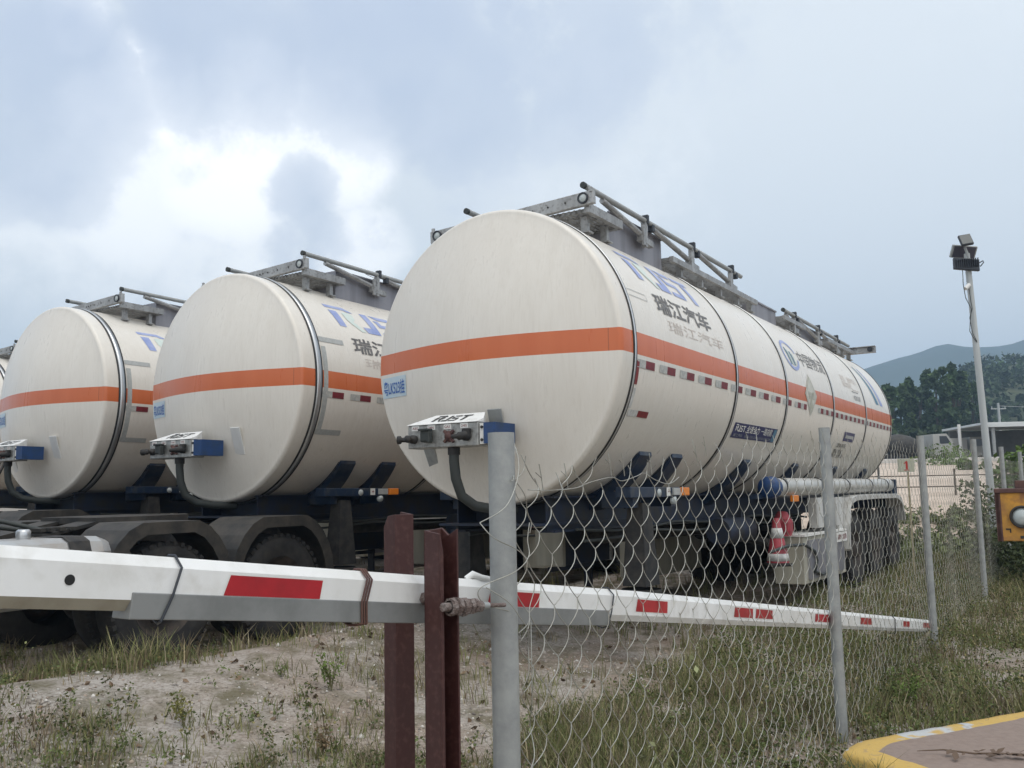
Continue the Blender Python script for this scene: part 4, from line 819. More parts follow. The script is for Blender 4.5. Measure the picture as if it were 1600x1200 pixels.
yb = thing('signal_box', 'rusty yellow steel box with a round grey lens, on a post at the right edge', 'signal box', (3.62, 6.5, 0), (0, 0, R(-27)))
m = MB(); m.box((.02, 0, 1.235), (.40, .28, .335), ch=.006); bx = m.build('box_body', 'yellow_box', yb)
m = MB(); m.box((.02, .01, 1.415), (.45, .34, .03), ch=.004); m.box((.06, 0, 1.455), (.26, .2, .06), ch=.004); m.box((-.187, -.135, 1.235), (.035, .02, .34)); m.box((-.19, 0, 1.235), (.02, .29, .34)); m.build('box_frame', 'rust_frame', bx)
m = MB(); m.disc_stack((-.045, -.142, 1.235), (0, -1, 0), [(0, .078), (.03, .078), (.036, .068), (.02, .062)], 32); m.build('lens_rim', 'black_dirty', bx)
m = MB(); m.disc_stack((-.045, -.15, 1.235), (0, -1, 0), [(0, .062), (.02, .05), (.03, .025), (.033, 0)], 32); m.build('lens', 'white_lens', bx)
m = MB(); m.box((-.135, -.143, 1.15), (.03, .006, .010)); m.box((-.122, -.143, 1.14), (.008, .006, .03)); m.box((-.05, -.143, 1.095), (.03, .006, .02)); m.build('latch', 'black_dirty', bx)
m = MB(); m.cyl((.12, .05, -.2), (.12, .05, 1.07), .04, 16); m.build('post', 'rust_frame', yb)
m = MB(); m.bar((3.47, 8.28, .01), (3.78, 8.42, .18), .045, .02); o = m.build('wood_stick', 'wood'); tag(o, 'pale wooden stick lying in the weeds under the tip of the barrier arm', 'stick')
m = MB(); m.tube([(11.4, 25.7, .12), (12.3, 25.9, .15), (13.5, 26.1, .14)], [.12, .13, .11], 10); o = m.build('fallen_log', 'bark'); tag(o, 'dark fallen log lying in the grass beyond the fence', 'log')

# ------------------------------------------------------------------ lamp pole
lp = thing('floodlight_pole', 'tall pale pole with dark floodlights and a small camera on top', 'lamp pole', (10.40, 20, 0))
m = MB(); top = Vector((-.16, 0, 6.52)); m.tube([(0, 0, -.3), tuple(top*.5), tuple(top)], [.083, .072, .062], 20); m.build('pole', 'concrete_pole', lp)
def facing(v, yaw, tilt): return Matrix.Rotation(yaw, 3, 'Z') @ Matrix.Rotation(tilt, 3, 'X')
def flood(c, w, h, yaw, tilt, roll_, ms, name):
    M = Matrix.Rotation(yaw, 3, 'Z') @ Matrix.Rotation(tilt, 3, 'X') @ Matrix.Rotation(roll_, 3, 'Y'); e = M.to_euler(); q = MB(); q.box(c, (w, .07, h), rot=e, ch=.012); o_ = q.build(name, ms[0], lp)
    q = MB(); cc = Vector(c)+M @ Vector((0, -.037, 0)); q.box(cc, (w*.88, .006, h*.86), rot=e); q.build('glass', ms[1], o_); return o_
flood((-.22, -.12, 6.80), .26, .28, R(-10), R(-25), R(-8), ('lamp_black', 'lamp_glass'), 'floodlight')
flood((-.16, .14, 6.60), .58, .29, R(4), R(28), R(4), ('galv', 'solar'), 'solar_panel')
f3 = flood((-.24, -.10, 6.25), .58, .27, R(3), R(-6), R(5), ('lamp_black', 'lamp_black'), 'floodlight')
q = MB()
for k in range(11): q.box((-.48+k*.048, -.155, 6.25+.004*k), (.008, .04, .2))
q.build('cooling_fin', 'lamp_black', f3)
q = MB(); q.tube([(.05, -.1, 6.28), (.14, -.1, 6.33), (.15, -.1, 6.29), (.07, -.1, 6.2)], .012, 8); q.build('bracket', 'lamp_black', f3)
q = MB(); q.tube([(-.2, -.02, 6.66), (-.17, -.05, 6.5), (-.14, -.02, 6.1)], .03, 10); q.box((-.155, -.07, 6.15), (.17, .06, .08), ch=.01); q.build('bracket', 'galv', lp)
q = MB(); q.bar((-.16, -.03, 5.78), (-.29, -.06, 5.70), .03, .03); q.tube([(-.19, -.06, 5.80), (-.30, -.10, 5.70)], .045, 12); q.build('camera', 'white_label', lp)
q = MB(); q.tube([(-.33, -.1, 6.12), (-.34, -.1, 5.8), (-.31, -.1, 5.5), (-.20, -.09, 5.25), (-.24, -.09, 5.0), (-.27, -.09, 4.75), (-.2, -.09, 4.6), (-.12, -.07, 4.5)], .008, 6); q.tube([(-.2, -.07, 5.7), (-.19, -.08, 5.4), (-.18, -.1, 5.25), (-.25, -.09, 5.05), (-.21, -.09, 4.7), (-.12, -.07, 4.52)], .007, 6); q.build('cable', 'rubber', lp)

# ------------------------------------------------------------------ yard beyond: number sign, low wall, vehicles, shed
sg = thing('number_sign', 'small cream board with a red figure 1 on a thin stake, beyond the fence', 'sign', (5.99, 14.0, 0), (0, 0, R(-22)))
m = MB(); m.box((0, 0, 1.73), (.235, .015, .20), ch=.003); bd = m.build('board', 'sign_cream', sg); m = MB(); put_poly(m, [(.03, 0), (.06, 0), (.06, .13), (.04, .13), (.005, .10), (.012, .085), (.03, .098)], lambda u, v: (-.035+u, -.0095, 1.665+v), 'sign_red', 1); put_poly(m, rect(.005, -.012, .085, -.001), lambda u, v: (-.035+u, -.0095, 1.665+v), 'sign_red', 1); m.build('numeral', None, bd); m = MB(); m.box((.02, .02, .8), (.03, .02, 1.7)); m.build('stake', 'wood', sg)
V = []; F = []
mat('yard', (.50, .40, .32), .95, c2=(.60, .50, .41), sc=.4, c3=(.38, .31, .25), sc3=3)
yx = np.linspace(4, 46, 60); yy = [19.5, 20.5, 22, 23.5, 27, 31, 36, 42, 48, 53, 53.3]; yz = [-.2, .15, .62, 1.0, 1.22, 1.45, 1.72, 2.02, 2.3, 2.52, 2.52]
def yard_z(y): return float(np.interp(y, yy, yz))
for y, z in zip(yy, yz):
    for x in yx: V.append((x, y, z+.05*noise.noise(Vector((x*.3, y*.3, 0)))))
nx = len(yx); F = [(j*nx+i, j*nx+i+1, (j+1)*nx+i+1, (j+1)*nx+i) for j in range(len(yy)-1) for i in range(nx-1)]
yd = fast_mesh('yard', V, F, 'yard', kind='structure')
m = MB(); m.box((25, 53.2, 2.55), (44, .5, .42), ch=.03); o = m.build('kerb', 'wall_cap'); tag(o, 'long pale concrete kerb along the far edge of the sandy yard', 'kerb')
m = MB(); m.box((17, 25.0, 1.32), (24, .05, .03)); m.box((17, 25.0, 1.62), (24, .05, .03))
for x in range(6, 30, 3): m.box((x, 25, 1.3), (.04, .04, 1.0))
o = m.build('wire_rail', 'bark'); tag(o, 'thin two-strand wire rail across the front of the sandy yard', 'rail')
def truck(label, x, y, yaw, kind, c):
    o = thing('parked_truck', label, 'truck', (x, y, 2.5), (0, 0, yaw), 'vehicles parked beyond the sandy yard'); o.scale = (.6, .6, .6)
    m = MB(); m.prism([(0, .8), (0, 3.0), (1.5, 3.05), (2.1, 2.2), (2.2, .8)], lambda u, v, t: (u, t, v), -1.2, 1.2); cb = m.build('cab', c, o, bevel=.04)
    q = MB(); q.prism([(.7, 2.0), (.7, 2.8), (1.45, 2.8), (1.9, 2.05)], lambda u, v, t: (u, t, v), -1.215, -1.205); q.build('window', 'dark_glass', cb)
    if kind == 'drum':
        q = MB(); q.disc_stack((-4.8, 0, 2.1), (1, 0, -.12), [(0, .4), (.4, .9), (1.6, 1.25), (2.8, 1.15), (4.2, .6), (4.3, 0)], 28); q.build('mixer_drum', 'fender_black', o)
    else:
        q = MB(); q.box((-3.0, 0, 1.9), (5.4, 2.4, 2.0), ch=.05); q.build('cargo_body', c, o)
    q = MB(); q.box((-2.2, 0, .85), (6.8, .9, .3)); q.build('frame', 'black_dirty', o)
    for xx in (1.2, -3.3, -4.6):
        for s_ in (1, -1): q = MB(); q.disc_stack((xx, s_*1.2, .5), (0, s_, 0), [(-.3, .5), (0, .5), (0, .3), (-.05, 0)], 20); q.build('wheel', 'tyre', o)
mat('white_truck', (.36, .36, .34), .5)
truck('dark mixer truck with rounded drum parked beyond the sandy yard', 25.8, 57, R(4), 'drum', 'white_truck')
truck('white box truck parked beyond the sandy yard beside the mixer truck', 30.5, 62, R(8), 'box', 'white_truck')
truck('pale truck at the back of the yard just right of the nearest tanker', 24.3, 62, R(2), 'box', 'roof_white')
sh = thing('open_shed', 'long low shed with a pale flat roof behind the lamp pole', 'shed', (36.5, 60, .6), (0, 0, R(-6)))
m = MB(); m.box((0, 0, 4.35), (13.5, 7, .14)); m.box((0, -3.5, 4.25), (13.6, .1, .24)); m.build('roof', 'roof_white', sh)
m = MB(); m.box((0, 2.9, 2.1), (13, .2, 4.2)); m.box((1.2, 0, 2.1), (.2, 6, 4.2)); sw = m.build('back_wall', 'shed_wall', sh)
for x in (-6, -3, 0, 3, 6): q = MB(); q.box((x, -3.2, 2.1), (.16, .16, 4.2)); q.build('post', 'galv', sh)
for x in (-1.2, 1.9, 3.4): q = MB(); q.box((x, 2.78, 2.6), (.9, .04, 1.3)); q.build('window', 'roof_white', sw)
o = thing('marker_pole', 'thin white pole standing by the far trucks', 'pole', (29.4, 60, 0)); m = MB(); m.tube([(0, 0, 0), (-.08, 0, 5.1)], [.12, .10], 12); m.build('shaft', 'white_label', o)
up = thing('utility_pole', 'grey utility pole with a crossarm at the foot of the wooded hill', 'utility pole', (58.7, 110, 2)); m = MB(); m.tube([(0, 0, -2), (0, 0, 8.6)], [.2, .14], 12); m.build('shaft', 'concrete_pole', up); m = MB(); m.box((0, 0, 7.9), (1.8, .12, .12)); m.cyl((.8, 0, 7.9), (.8, 0, 8.2), .06, 8); m.cyl((-.8, 0, 7.9), (-.8, 0, 8.2), .06, 8); m.build('crossarm', 'concrete_pole', up)
m = MB()
for k in (-.8, .8): m.tube([(x, -.004*(x)*(60-x)*.0+(-.0006)*x*(60-x)*0, 8.25-.0011*x*(60-x)) for x in np.linspace(0, 60, 16)], .03, 4)
w_ = m.build('cable', 'roof_white', up)

# ------------------------------------------------------------------ hill, mountain
mat('hill', (.05, .065, .03), .95, c2=(.12, .125, .06), sc=.05, thr=(.4, .65), c3=(.03, .04, .02), sc3=.25)
mat('mountain', (.055, .078, .062), 1.0, c2=(.085, .108, .085), sc=.012, thr=(.4, .7))
xs = np.linspace(40, 420, 70); ys = np.linspace(130, 420, 50); V = []
for y in ys:
    for x in xs:
        h = 34*min(max((y-130)/125, 0), 1)**.8; e = min(max((x-y*.40)/(y*.12), 0), 1); h *= e*e*(3-2*e); h += 4*noise.noise(Vector((x*.02, y*.02, 0)))*min(1, h/8); V.append((x, y, max(h, 0)-.3))
nx = len(xs); F = [(j*nx+i, j*nx+i+1, (j+1)*nx+i+1, (j+1)*nx+i) for j in range(len(ys)-1) for i in range(nx-1)]
hl = fast_mesh('hill', V, F, 'hill', kind='structure'); hl.data.polygons.foreach_set('use_smooth', [True]*len(F))
def hill_z(x, y):
    h = 34*min(max((y-130)/125, 0), 1)**.8; e = min(max((x-y*.40)/(y*.12), 0), 1); h *= e*e*(3-2*e); return h+4*noise.noise(Vector((x*.02, y*.02, 0)))*min(1, h/8)
px = [-900, -300, 100, 250, 320, 350, 372, 389, 410, 422, 434, 448, 466, 490, 511, 560, 640, 800, 1100]; pz = [5, 10, 40, 85, 103, 113, 119, 124, 128, 134, 136, 132, 131, 133, 138, 150, 140, 110, 60]
xs = np.linspace(-900, 1100, 160); V = []; fr_ = [0, .15, .35, .6, .8, .93, 1, .9, .5, 0]
for j, f_ in enumerate(fr_):
    for x in xs:
        y = 620+j*46; sc_ = (900/900); z = np.interp(x, px, pz)*f_*(1+(0 if j == 6 else .10*noise.noise(Vector((x*.012, y*.012, 0)))))+(2.0*noise.noise(Vector((x*.05, y*.01, 3))) if f_ > 0 else 0); V.append((x, y, z))
nx = len(xs); F = [(j*nx+i, j*nx+i+1, (j+1)*nx+i+1, (j+1)*nx+i) for j in range(len(fr_)-1) for i in range(nx-1)]
mt = fast_mesh('mountain', V, F, 'mountain', kind='structure'); mt.data.polygons.foreach_set('use_smooth', [True]*len(F))

# ------------------------------------------------------------------ trees
def leaf_cloud(centres, radii, per, size, col, jit=.35, flat=1.):
    """leaf-sized quads spread through lumpy volumes"""
    n = len(centres)*per; C = np.repeat(np.array(centres), per, 0); Rr = np.repeat(np.array(radii), per, 0)
    d = rng.normal(size=(n, 3)); d /= np.linalg.norm(d, axis=1)[:, None]; rad = rng.uniform(.25, 1.05, n)**.5
    P = C+d*Rr[:, None]*rad[:, None]*np.array([1, 1, flat]); a = rng.normal(size=(n, 3)); a /= np.linalg.norm(a, axis=1)[:, None]; b = np.cross(a, rng.normal(size=(n, 3))); b /= np.linalg.norm(b, axis=1)[:, None]
    sz = size*rng.uniform(.6, 1.4, n)[:, None]; V = np.stack([P-a*sz, P-b*sz*.55, P+a*sz, P+b*sz*.55], 1).reshape(-1, 3); F = np.arange(n*4).reshape(-1, 4)
    clump = np.repeat(rng.uniform(1-jit, 1+jit, len(centres)), per); t = np.array(col)[None]*(clump*rng.uniform(.75, 1.25, n))[:, None]; return V, F, np.repeat(t, 4, 0)
def tree(label, x, y, z0, h, w, col, kind, group, leaf=.34, nb=26, per=60):
    o = thing('tree', label, 'tree', (x, y, z0), (0, 0, random.uniform(0, 6)), group); m = MB(); m.tube([(0, 0, -.5), (.1, 0, h*.3), (0, .1, h*.6), (0, 0, h*.9)], [h*.022, h*.017, h*.01, .03], 8)
    cs, rs = [], []
    for k in range(nb):
        q = (k+.5)/nb
        if kind == 'cone': zz = h*(.16+.82*q); rr = w*(1.02-q)**.75*random.uniform(.55, 1.1)
        else: zz = h*(.22+.74*q); rr = w*math.sin(PI*min(.95, .18+q*.8))**.7*random.uniform(.5, 1.05)
        a = random.uniform(0, 6.28); off = rr*.62; c = (off*math.cos(a), off*math.sin(a), zz); cs.append(c); rs.append(max(.35*w*(1.1-q)*random.uniform(.7, 1.2), .45))
        if k % 3 == 0: m.tube([(0, 0, zz*.8), (c[0]*.6, c[1]*.6, zz*.95), c], [h*.007, h*.004, .02], 5)
    V, F, T = leaf_cloud(cs, rs, per, leaf, col); cr = fast_mesh('crown', V, F, 'grass', tint=T); cr.parent = o; m.build('trunk', 'bark', o)
G1 = (.060, .098, .040); G2 = (.085, .13, .05); G3 = (.05, .08, .038)
specs = [  # px x, top y, kind, colour, width
    (1372, 603, 'round', G2, 3.2), (1390, 598, 'round', G1, 3.4), (1404, 597, 'round', G2, 3.4), (1420, 590, 'cone', G1, 2.6), (1434, 603, 'round', G3, 3.2), (1447, 576, 'cone', G1, 3.4), (1460, 586, 'round', G3, 3.0), (1468, 569, 'round', G2, 3.0),
    (1484, 567, 'cone', G1, 3.0), (1493, 576, 'round', G3, 2.8), (1503, 580, 'cone', G2, 2.8), (1516, 594, 'round', G1, 3.0)]
def pix(x, y, Y):
    u, w = x-800, y-600; cr_, sr_ = math.cos(ROLL), math.sin(ROLL); u, w = u*cr_+w*sr_, -u*sr_+w*cr_; a = u/1425.84; v = -w/1425.84; c_, s_ = math.cos(PITCH), math.sin(PITCH)
    r_ = Vector((a, c_-v*s_, s_+v*c_)); return Vector((0, 0, 1.5))+r_*(Y/r_.y)
names = ['leftmost tree of the dark grove, half hidden by the rear of the nearest tanker', 'dark round tree just right of the nearest tanker\'s rear end', 'mid green bushy tree at the left of the grove', 'small pointed tree in the left half of the grove', 'low dark tree in the dip between two taller ones', 'tall pointed dark tree left of the grove\'s highest crowns', 'dark tree between the two tallest pointed ones', 'tall loose-topped green tree in the middle of the grove', 'tallest pointed tree of the grove, left of the lamp pole', 'dark tree close behind the tallest pointed one', 'pointed lighter green tree left of the lamp pole', 'dark tree behind the lamp pole at the grove\'s right end']
for i, (x, yt, kd, cl, w) in enumerate(specs):
    Y = 112+((i*37) % 17); p_ = pix(x, yt, Y); tree(names[i], p_.x, Y, 0, p_.z, w, cl, kd, 'grove of trees beyond the yard', leaf=.42, nb=30, per=55)
# front bushes under the grove: ground cover mass
cs, rs = [], []
for k in range(230):
    x = random.uniform(1362, 1600); Y = random.uniform(88, 112); p_ = pix(x, 700, Y); hh = random.uniform(.4, 5.2 if x < 1520 else 2.5); cs.append((p_.x, Y, hh)); rs.append(random.uniform(1.2, 2.6))
V, F, T = leaf_cloud(cs, rs, 70, .38, (.032, .045, .022)); o = fast_mesh('undergrowth', V, F, 'grass', tint=T); tag(o, 'dark tangled undergrowth filling the space below the grove', 'undergrowth', kind='stuff')
cs, rs = [], []
for k in range(1500):
    y = random.uniform(132, 330); x = y*random.uniform(.44, 1.0); z = hill_z(x, y); cs.append((x, y, z+random.uniform(.3, 1.4))); rs.append(random.uniform(.9, 2.6))
V, F, T = leaf_cloud(cs, rs, 26, .62, (.040, .060, .026), jit=.5); o = fast_mesh('hill_scrub', V, F, 'grass', tint=T); tag(o, 'scrub and small trees covering the green hill', 'scrub', kind='stuff')
# thin bare trees and pylons on the crest
for i, (x, yt, Y, lab) in enumerate(((1553, 570, 235, 'sparse tree on the hill crest, left one of the pair left of the pylon'), (1566, 566, 240, 'sparse tree on the hill crest, right one of the pair left of the pylon'), (1591, 562, 236, 'sparse tree on the hill crest at the right edge'))):
    p_ = pix(x, yt, Y); z0 = hill_z(p_.x, Y); tree(lab, p_.x, Y, z0, max(p_.z-z0, 4), 2.0, G2, 'round', 'sparse trees on the hill crest', leaf=.5, nb=10, per=24)
for (x, yt, Y, lab) in ((1538, 554, 420, 'faint lattice pylon beyond the hill, just right of the lamp pole'), (1583, 553, 300, 'faint lattice pylon on the hill near the right edge')):
    p_ = pix(x, yt, Y); o = thing('pylon', lab, 'pylon', (p_.x, Y, 8), group='power pylons on the hill'); m = MB(); h = p_.z-8; w = 2.6
    for sx in (-1, 1):
        for sy in (-1, 1): m.tube([(sx*w, sy*w, -4), (sx*.4, sy*.4, h)], .14, 4)
    for k in range(8):
        z0, z1 = h*k/8, h*(k+1)/8; a0, a1 = w+(.4-w)*k/8, w+(.4-w)*(k+1)/8
        for sy in (-1, 1): m.tube([(-a0, sy*a0, z0), (a1, sy*a1, z1)], .08, 4); m.tube([(a0, sy*a0, z0), (-a1, sy*a1, z1)], .08, 4)
    m.build('lattice', 'galv', o); q = MB()
    for k, ww in ((.72, 5), (.85, 6), (.97, 4)): q.box((0, 0, h*k), (ww*2, .3, .3))
    q.build('crossarm', 'galv', o)
p_ = pix(1485, 700, 50); 
for (x, yt, Y, w, lab) in ((1483, 690, 48, 1.7, 'rounded light green bush in front of the far trucks'), (1512, 712, 40, .8, 'small bush at the foot of the far shed'), (1592, 688, 26, 1.0, 'leafy bush behind the signal box at the right edge')):
    p_ = pix(x, yt, Y); o = thing('bush', lab, 'bush', (p_.x, Y, 0), group='bushes in the yard'); cs = [(random.uniform(-w, w)*.7, random.uniform(-w, w)*.7, random.uniform(.3, p_.z-.4)) for _ in range(30)]; V, F, T = leaf_cloud(cs, [w*.42]*30, 60, .10, (.10, .155, .04)); c_ = fast_mesh('crown', V, F, 'grass', tint=T); c_.parent = o; m = MB(); m.tube([(0, 0, -.1), (.05, 0, p_.z*.6)], [.06, .02], 6); m.build('stem', 'bark', o)

# ------------------------------------------------------------------ grass, weeds, stones
def blades(P, H, Wd_, bend, T, seg=2):
    """P base points n x 3; each blade a tapered bent strip"""
    n = len(P); a = rng.uniform(0, 2*PI, n); dx = np.stack([np.cos(a), np.sin(a), np.zeros(n)], 1); b = rng.uniform(0, 2*PI, n); bd = np.stack([np.cos(b), np.sin(b), np.zeros(n)], 1)*(bend*H)[:, None]
    up_ = np.array([0, 0, 1.]); w = Wd_[:, None]
    V = np.stack([P-dx*w, P+dx*w, P+bd*.3+up_*(H*.5)[:, None]+dx*w*.75, P+bd*.3+up_*(H*.5)[:, None]-dx*w*.75, P+bd+up_*(H*.93)[:, None]+dx*w*.1, P+bd+up_*(H*.93)[:, None]-dx*w*.1], 1).reshape(-1, 3)
    i = np.arange(n)[:, None]*6; F = np.concatenate([i+np.array([0, 1, 2, 3]), i+np.array([3, 2, 4, 5])]); return V, F, np.repeat(T, 6, 0)
def to_sr(x, y): q = np.stack([x-O1.x, y-O1.y], -1); return q @ np.array([D.x, D.y]), q @ np.array([RT.x, RT.y])
def nz2d(x, y, sc_, seed=0):
    return np.array([noise.fractal(Vector((a*sc_, b*sc_, seed)), 1.0, 2.0, 3) for a, b in zip(x, y)])
def gzv(x, y): return np.array([gz(a, b) for a, b in zip(x, y)])
def in_plinth(x, y):
    ins = np.zeros(len(x), bool); P_ = inset(-.01); j = len(P_)-1
    for i in range(len(P_)):
        xi, yi = P_[i]; xj, yj = P_[j]; c_ = ((yi > y) != (yj > y)) & (x < (xj-xi)*(y-yi)/(yj-yi+1e-12)+xi); ins ^= c_; j = i
    return ins
def scatter(n, Y0=4.2, Y1=26, pw=1.6):
    Y = Y0+(Y1-Y0)*rng.uniform(0, 1, n)**pw; X = rng.uniform(-.66, .66, n)*Y; return X, Y
GREEN = np.array([[.16, .175, .065], [.21, .21, .085], [.13, .145, .06], [.26, .24, .12]]); DRY = np.array([[.28, .23, .14], [.22, .17, .11], [.36, .31, .21], [.16, .12, .08]])
# density: how weedy each patch is
def density(X, Y):
    s_, r_ = to_sr(X, Y); n_ = nz2d(X, Y, .9, 4)+.5*nz2d(X, Y, 2.6, 8)
    d_ = np.full(len(X), .24)
    d_ += .22*np.clip((X+.3)/1.6, 0, 1)*np.clip((Y-4.6)/1.2, 0, 1)      # right of the posts
    d_ += .14*np.clip((X-2.0)/1.5, 0, 1)*np.clip((Y-5.8)/1.5, 0, 1)
    d_ += .45*np.exp(-((r_+.0-1.4)/.9)**2)                               # strip along the trailers
    d_ += .35*np.exp(-((Y-7.4)/.9)**2)*(X < .5)*(X > -6)
    d_ += .9*(r_ > 1.6)*(Y > 11)
    d_ += .30*np.exp(-((Y-6.3)/.45)**2)*(X < .2)*(X > -4)
    d_ -= .13*(Y < 6.2)*(X < .2)
    return np.clip(d_*(1+2.2*n_)+.18*n_, 0, 1)
X, Y = scatter(24000); dn = density(X, Y); keep = (rng.uniform(0, 1, len(X)) < dn) & ~in_plinth(X, Y); X, Y, dn = X[keep], Y[keep], dn[keep]
s_, r_ = to_sr(X, Y); under = (r_ < 1.25) & (r_ > -9) & (s_ > -2); keep = ~under | (rng.uniform(0, 1, len(X)) < .25); X, Y, dn = X[keep], Y[keep], dn[keep]
per = 11; n = len(X)*per; bx_ = np.repeat(X, per)+rng.normal(0, .045, n); by_ = np.repeat(Y, per)+rng.normal(0, .045, n); hs = np.repeat(rng.uniform(.04, .15, len(X))*(0.7+dn*1.1), per)*rng.uniform(.5, 1.2, n)
drymix = np.repeat(rng.uniform(0, 1, len(X)) < (.42-.1*dn), per); T = np.where(drymix[:, None], DRY[rng.integers(0, 4, n)], GREEN[rng.integers(0, 4, n)])*rng.uniform(.7, 1.25, n)[:, None]
P = np.stack([bx_, by_, gzv(bx_, by_)-.005], 1); V, F, TT = blades(P, hs, rng.uniform(.0012, .0032, n)*(1+by_/14), rng.uniform(.1, .7, n), T)
o = fast_mesh('grass', V, F, 'grass', tint=TT); tag(o, 'patchy green and straw coloured grass tufts over the sandy ground', 'grass', kind='stuff')
# taller stalks right of the fence and along it
X, Y = scatter(9000, 5.6, 24, 1.2); s_, r_ = to_sr(X, Y); w_ = .10*np.clip((r_-2.0)/.6, 0, 1)*np.clip((X-1.6)/1.2, 0, 1)*np.clip((Y-5.6)/2, .15, 1)+.22*np.exp(-((r_-FR)/.35)**2)+.35*(r_ > 1.5)*(Y > 12)+.10*np.clip(X, 0, 1); n_ = nz2d(X, Y, .8, 12); keep = (rng.uniform(0, 1, len(X)) < w_*(.55+1.4*n_)) & ~in_plinth(X, Y); X, Y = X[keep], Y[keep]
per = 9; n = len(X)*per; bx_ = np.repeat(X, per)+rng.normal(0, .05, n); by_ = np.repeat(Y, per)+rng.normal(0, .05, n); hs = np.repeat(rng.uniform(.12, .34, len(X)), per)*rng.uniform(.6, 1.15, n)
T = np.where((rng.uniform(0, 1, n) < .35)[:, None], DRY[rng.integers(0, 4, n)]*.8, GREEN[rng.integers(0, 4, n)])*rng.uniform(.7, 1.2, n)[:, None]; P = np.stack([bx_, by_, gzv(bx_, by_)-.005], 1); V, F, TT = blades(P, hs, rng.uniform(.0015, .0035, n)*(1+by_/12), rng.uniform(.1, .45, n), T)
o = fast_mesh('tall_grass', V, F, 'grass', tint=TT); tag(o, 'tall thin grass stalks along and beyond the wire fence', 'tall grass', kind='stuff')
# broad-leaved weeds
X, Y = scatter(14000, 4.3, 20, 1.6); dn = density(X, Y); keep = (rng.uniform(0, 1, len(X)) < dn*.5+.10+.35*(X > .3)) & ~in_plinth(X, Y); X, Y = X[keep], Y[keep]; s_, r_ = to_sr(X, Y); keep = ~((r_ < 1.2) & (s_ > -2)); X, Y = X[keep], Y[keep]
big = 1+1.3*(X > 1.6)*(Y > 6); zc = gzv(X, Y); cs = [(a, b, c_+.05*g_) for a, b, c_, g_ in zip(X, Y, zc, big)]; V, F, T = leaf_cloud(cs, list(.048*big*rng.uniform(.6, 1.5, len(X))), 20, .011, (.10, .125, .045), jit=.45); T *= np.where(rng.uniform(0, 1, len(T)//4).repeat(4)[:, None] < .2, np.array([[1.9, 1.3, 1.6]]), 1)
o = fast_mesh('weeds', V, F, 'grass', tint=T); tag(o, 'small leafy weeds scattered among the grass', 'weeds', kind='stuff')
# hedge-like growth climbing the far fence posts
cs, rs = [], []
for k in range(230):
    s0 = random.uniform(7.4, 19); rr = FR+random.uniform(-.3, .7); p_ = W(s0, rr, 0); top_ = (.5+1.4*abs(noise.noise(Vector((s0*.9, 0, 4))))*2) if s0 > 6.3 else .5; cs.append((p_.x, p_.y, random.uniform(.05, min(top_, 1.95)))); rs.append(random.uniform(.12, .26))
V, F, T = leaf_cloud(cs, rs, 75, .035, (.062, .080, .034), jit=.45); o = fast_mesh('vine_growth', V, F, 'grass', tint=T); tag(o, 'grey-green scrub and vines grown through the far stretch of the fence', 'scrub', kind='stuff')
cs, rs = [], []
for k in range(420):
    x = random.uniform(1375, 1600); Yp = random.uniform(16.5, 22.3); p_ = pix(x, 780, Yp); cs.append((p_.x, Yp, yard_z(Yp)*(Yp > 19.5)+random.uniform(-.25, .12))); rs.append(random.uniform(.15, .34))
V, F, T = leaf_cloud(cs, rs, 55, .05, (.14, .16, .07), jit=.4); o = fast_mesh('meadow_scrub', V, F, 'grass', tint=T); tag(o, 'rough green growth along the front edge of the sandy yard', 'scrub', kind='stuff')
# stones
X, Y = scatter(60000, 4.2, 15, 1.7); n_ = nz2d(X, Y, .7, 31); keep = (rng.uniform(0, 1, len(X)) < np.clip(.35+1.5*n_, .06, 1)) & ~in_plinth(X, Y); X, Y = X[keep], Y[keep]; n = len(X)
sz = rng.gamma(2.0, .0032, n)+.003; sz = np.minimum(sz, .03); oc = np.array([[1, 0, 0], [0, 1, 0], [-1, 0, 0], [0, -1, 0], [0, 0, .8], [0, 0, -.5]]); Vs = oc[None]*sz[:, None, None]*rng.uniform(.6, 1.4, (n, 6, 1)); ang = rng.uniform(0, 6.28, n); c_, s_ = np.cos(ang), np.sin(ang)
Vr = np.stack([Vs[..., 0]*c_[:, None]-Vs[..., 1]*s_[:, None], Vs[..., 0]*s_[:, None]+Vs[..., 1]*c_[:, None], Vs[..., 2]], -1)+np.stack([X, Y, gzv(X, Y)], 1)[:, None]
f3_ = np.array([[0, 1, 4], [1, 2, 4], [2, 3, 4], [3, 0, 4], [1, 0, 5], [2, 1, 5], [3, 2, 5], [0, 3, 5]]); F3 = (np.arange(n)[:, None, None]*6+f3_[None]).reshape(-1, 3)
pal = np.array([[.42, .37, .32], [.30, .26, .22], [.55, .52, .48], [.20, .17, .15], [.38, .30, .24]]); T = np.repeat(pal[rng.choice(5, n, p=[.3, .28, .12, .15, .15])]*rng.uniform(.8, 1.2, n)[:, None], 6, 0)
o = fast_mesh('gravel', Vr.reshape(-1, 3), np.zeros((0, 4), 'i4'), 'stone', tint=T, F3=F3); tag(o, 'small pale stones strewn over the ground', 'gravel', kind='stuff')
X, Y = scatter(900, 4.4, 12, 1.4); keep = ~in_plinth(X, Y); X, Y = X[keep], Y[keep]; zc = gzv(X, Y)
V, F, T = leaf_cloud([(a, b, c_+.012) for a, b, c_ in zip(X, Y, zc)], [.012]*len(X), 2, .022, (.17, .12, .08), jit=.5, flat=.3); o = fast_mesh('fallen_leaves', V, F, 'grass', tint=T); tag(o, 'brown dead leaves scattered on the bare ground', 'dead leaves', kind='stuff')
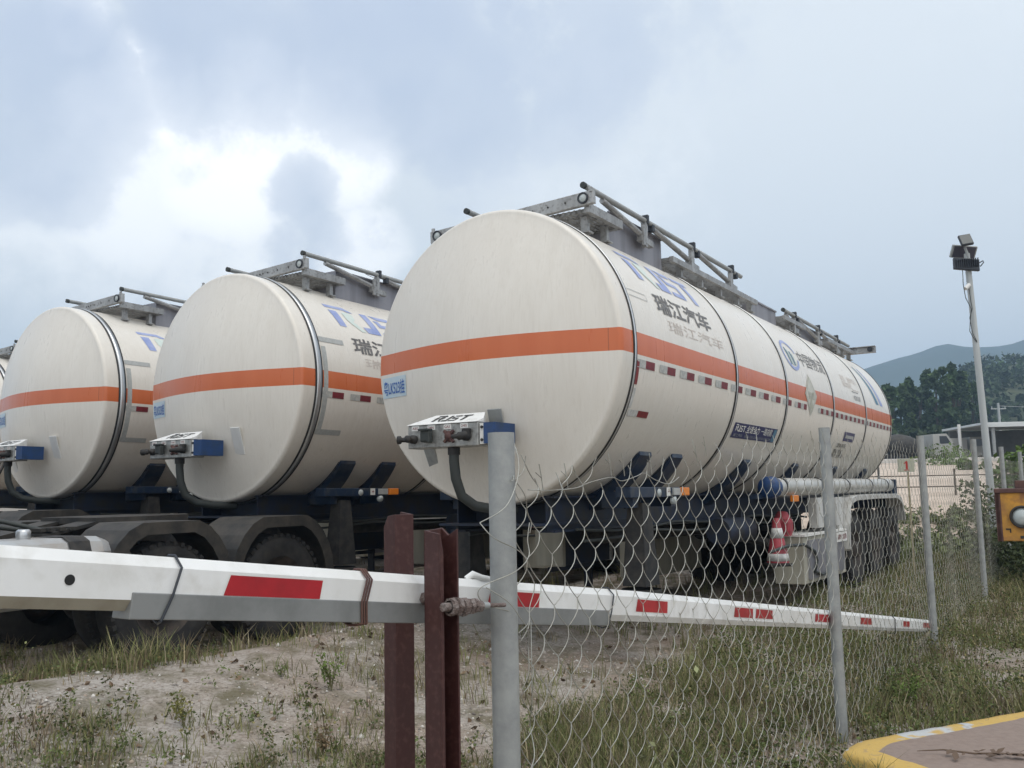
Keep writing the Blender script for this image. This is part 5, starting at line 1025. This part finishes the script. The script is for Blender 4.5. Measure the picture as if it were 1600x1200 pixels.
# a few single weeds that can be told apart
def weed(label, x, y, h, nb, leafy, col, g=None):
    o = thing('weed', label, 'weed', (x, y, gz(x, y)), group=g); m = MB(); tips = []
    for k in range(nb):
        a = random.uniform(0, 6.28); l = h*random.uniform(.5, 1); b0 = h*random.uniform(.05, .5); e = (math.cos(a)*l*.35, math.sin(a)*l*.35, l); m.tube([(0, 0, 0), (e[0]*.3, e[1]*.3, l*.5), e], [.003, .0022, .001], 5); tips += [tuple(Vector(e)*q) for q in (.5, .7, .85, 1)]
    m.build('stem', 'weed_stem', o); V, F, T = leaf_cloud(tips, [.03]*len(tips), leafy, .010, col, flat=1); c_ = fast_mesh('leaves', V, F, 'grass', tint=T); c_.parent = o
mat('weed_stem', (.14, .13, .06), .8)
p_ = [('tall branching weed with thin stems at the bottom left corner', -2.86, 5.15, .42, 5, 5, (.13, .14, .06)), ('feathery weed with seed heads just right of the nearest fence post', .22, 2.95, 1.17, 9, 4, (.18, .19, .10)), ('bright green grassy clump left of the red posts, below the arm', -1.25, 6.3, .28, 16, 5, (.12, .17, .04)),
      ('yellowish weed in the sandy patch at lower left', -1.95, 5.5, .2, 9, 5, (.20, .19, .06)), ('green clump beside the second fence post near the plinth', 2.5, 6.1, .3, 18, 6, (.11, .16, .04)), ('dry brown weed on the gravel left of the red posts', -1.1, 5.3, .16, 12, 4, (.17, .12, .07))]
for q in p_: weed(*q)

# ------------------------------------------------------------------ haze
hz = bpy.data.materials.new('haze'); hz.use_nodes = True; t = hz.node_tree; t.nodes.clear(); ho = N(t, 'ShaderNodeOutputMaterial'); pv = N(t, 'ShaderNodeVolumePrincipled')
pv.inputs['Color'].default_value = (.52, .74, 1.0, 1); pv.inputs['Density'].default_value = .0009; pv.inputs['Anisotropy'].default_value = .0; t.links.new(pv.outputs[0], ho.inputs['Volume']); MATS['haze'] = hz
m = MB(); m.box((80, 550, 87.5), (2200, 1500, 185)); o = m.build('haze', 'haze'); tag(o, 'thin bluish haze filling the air over the yard and hills', 'haze', kind='stuff')
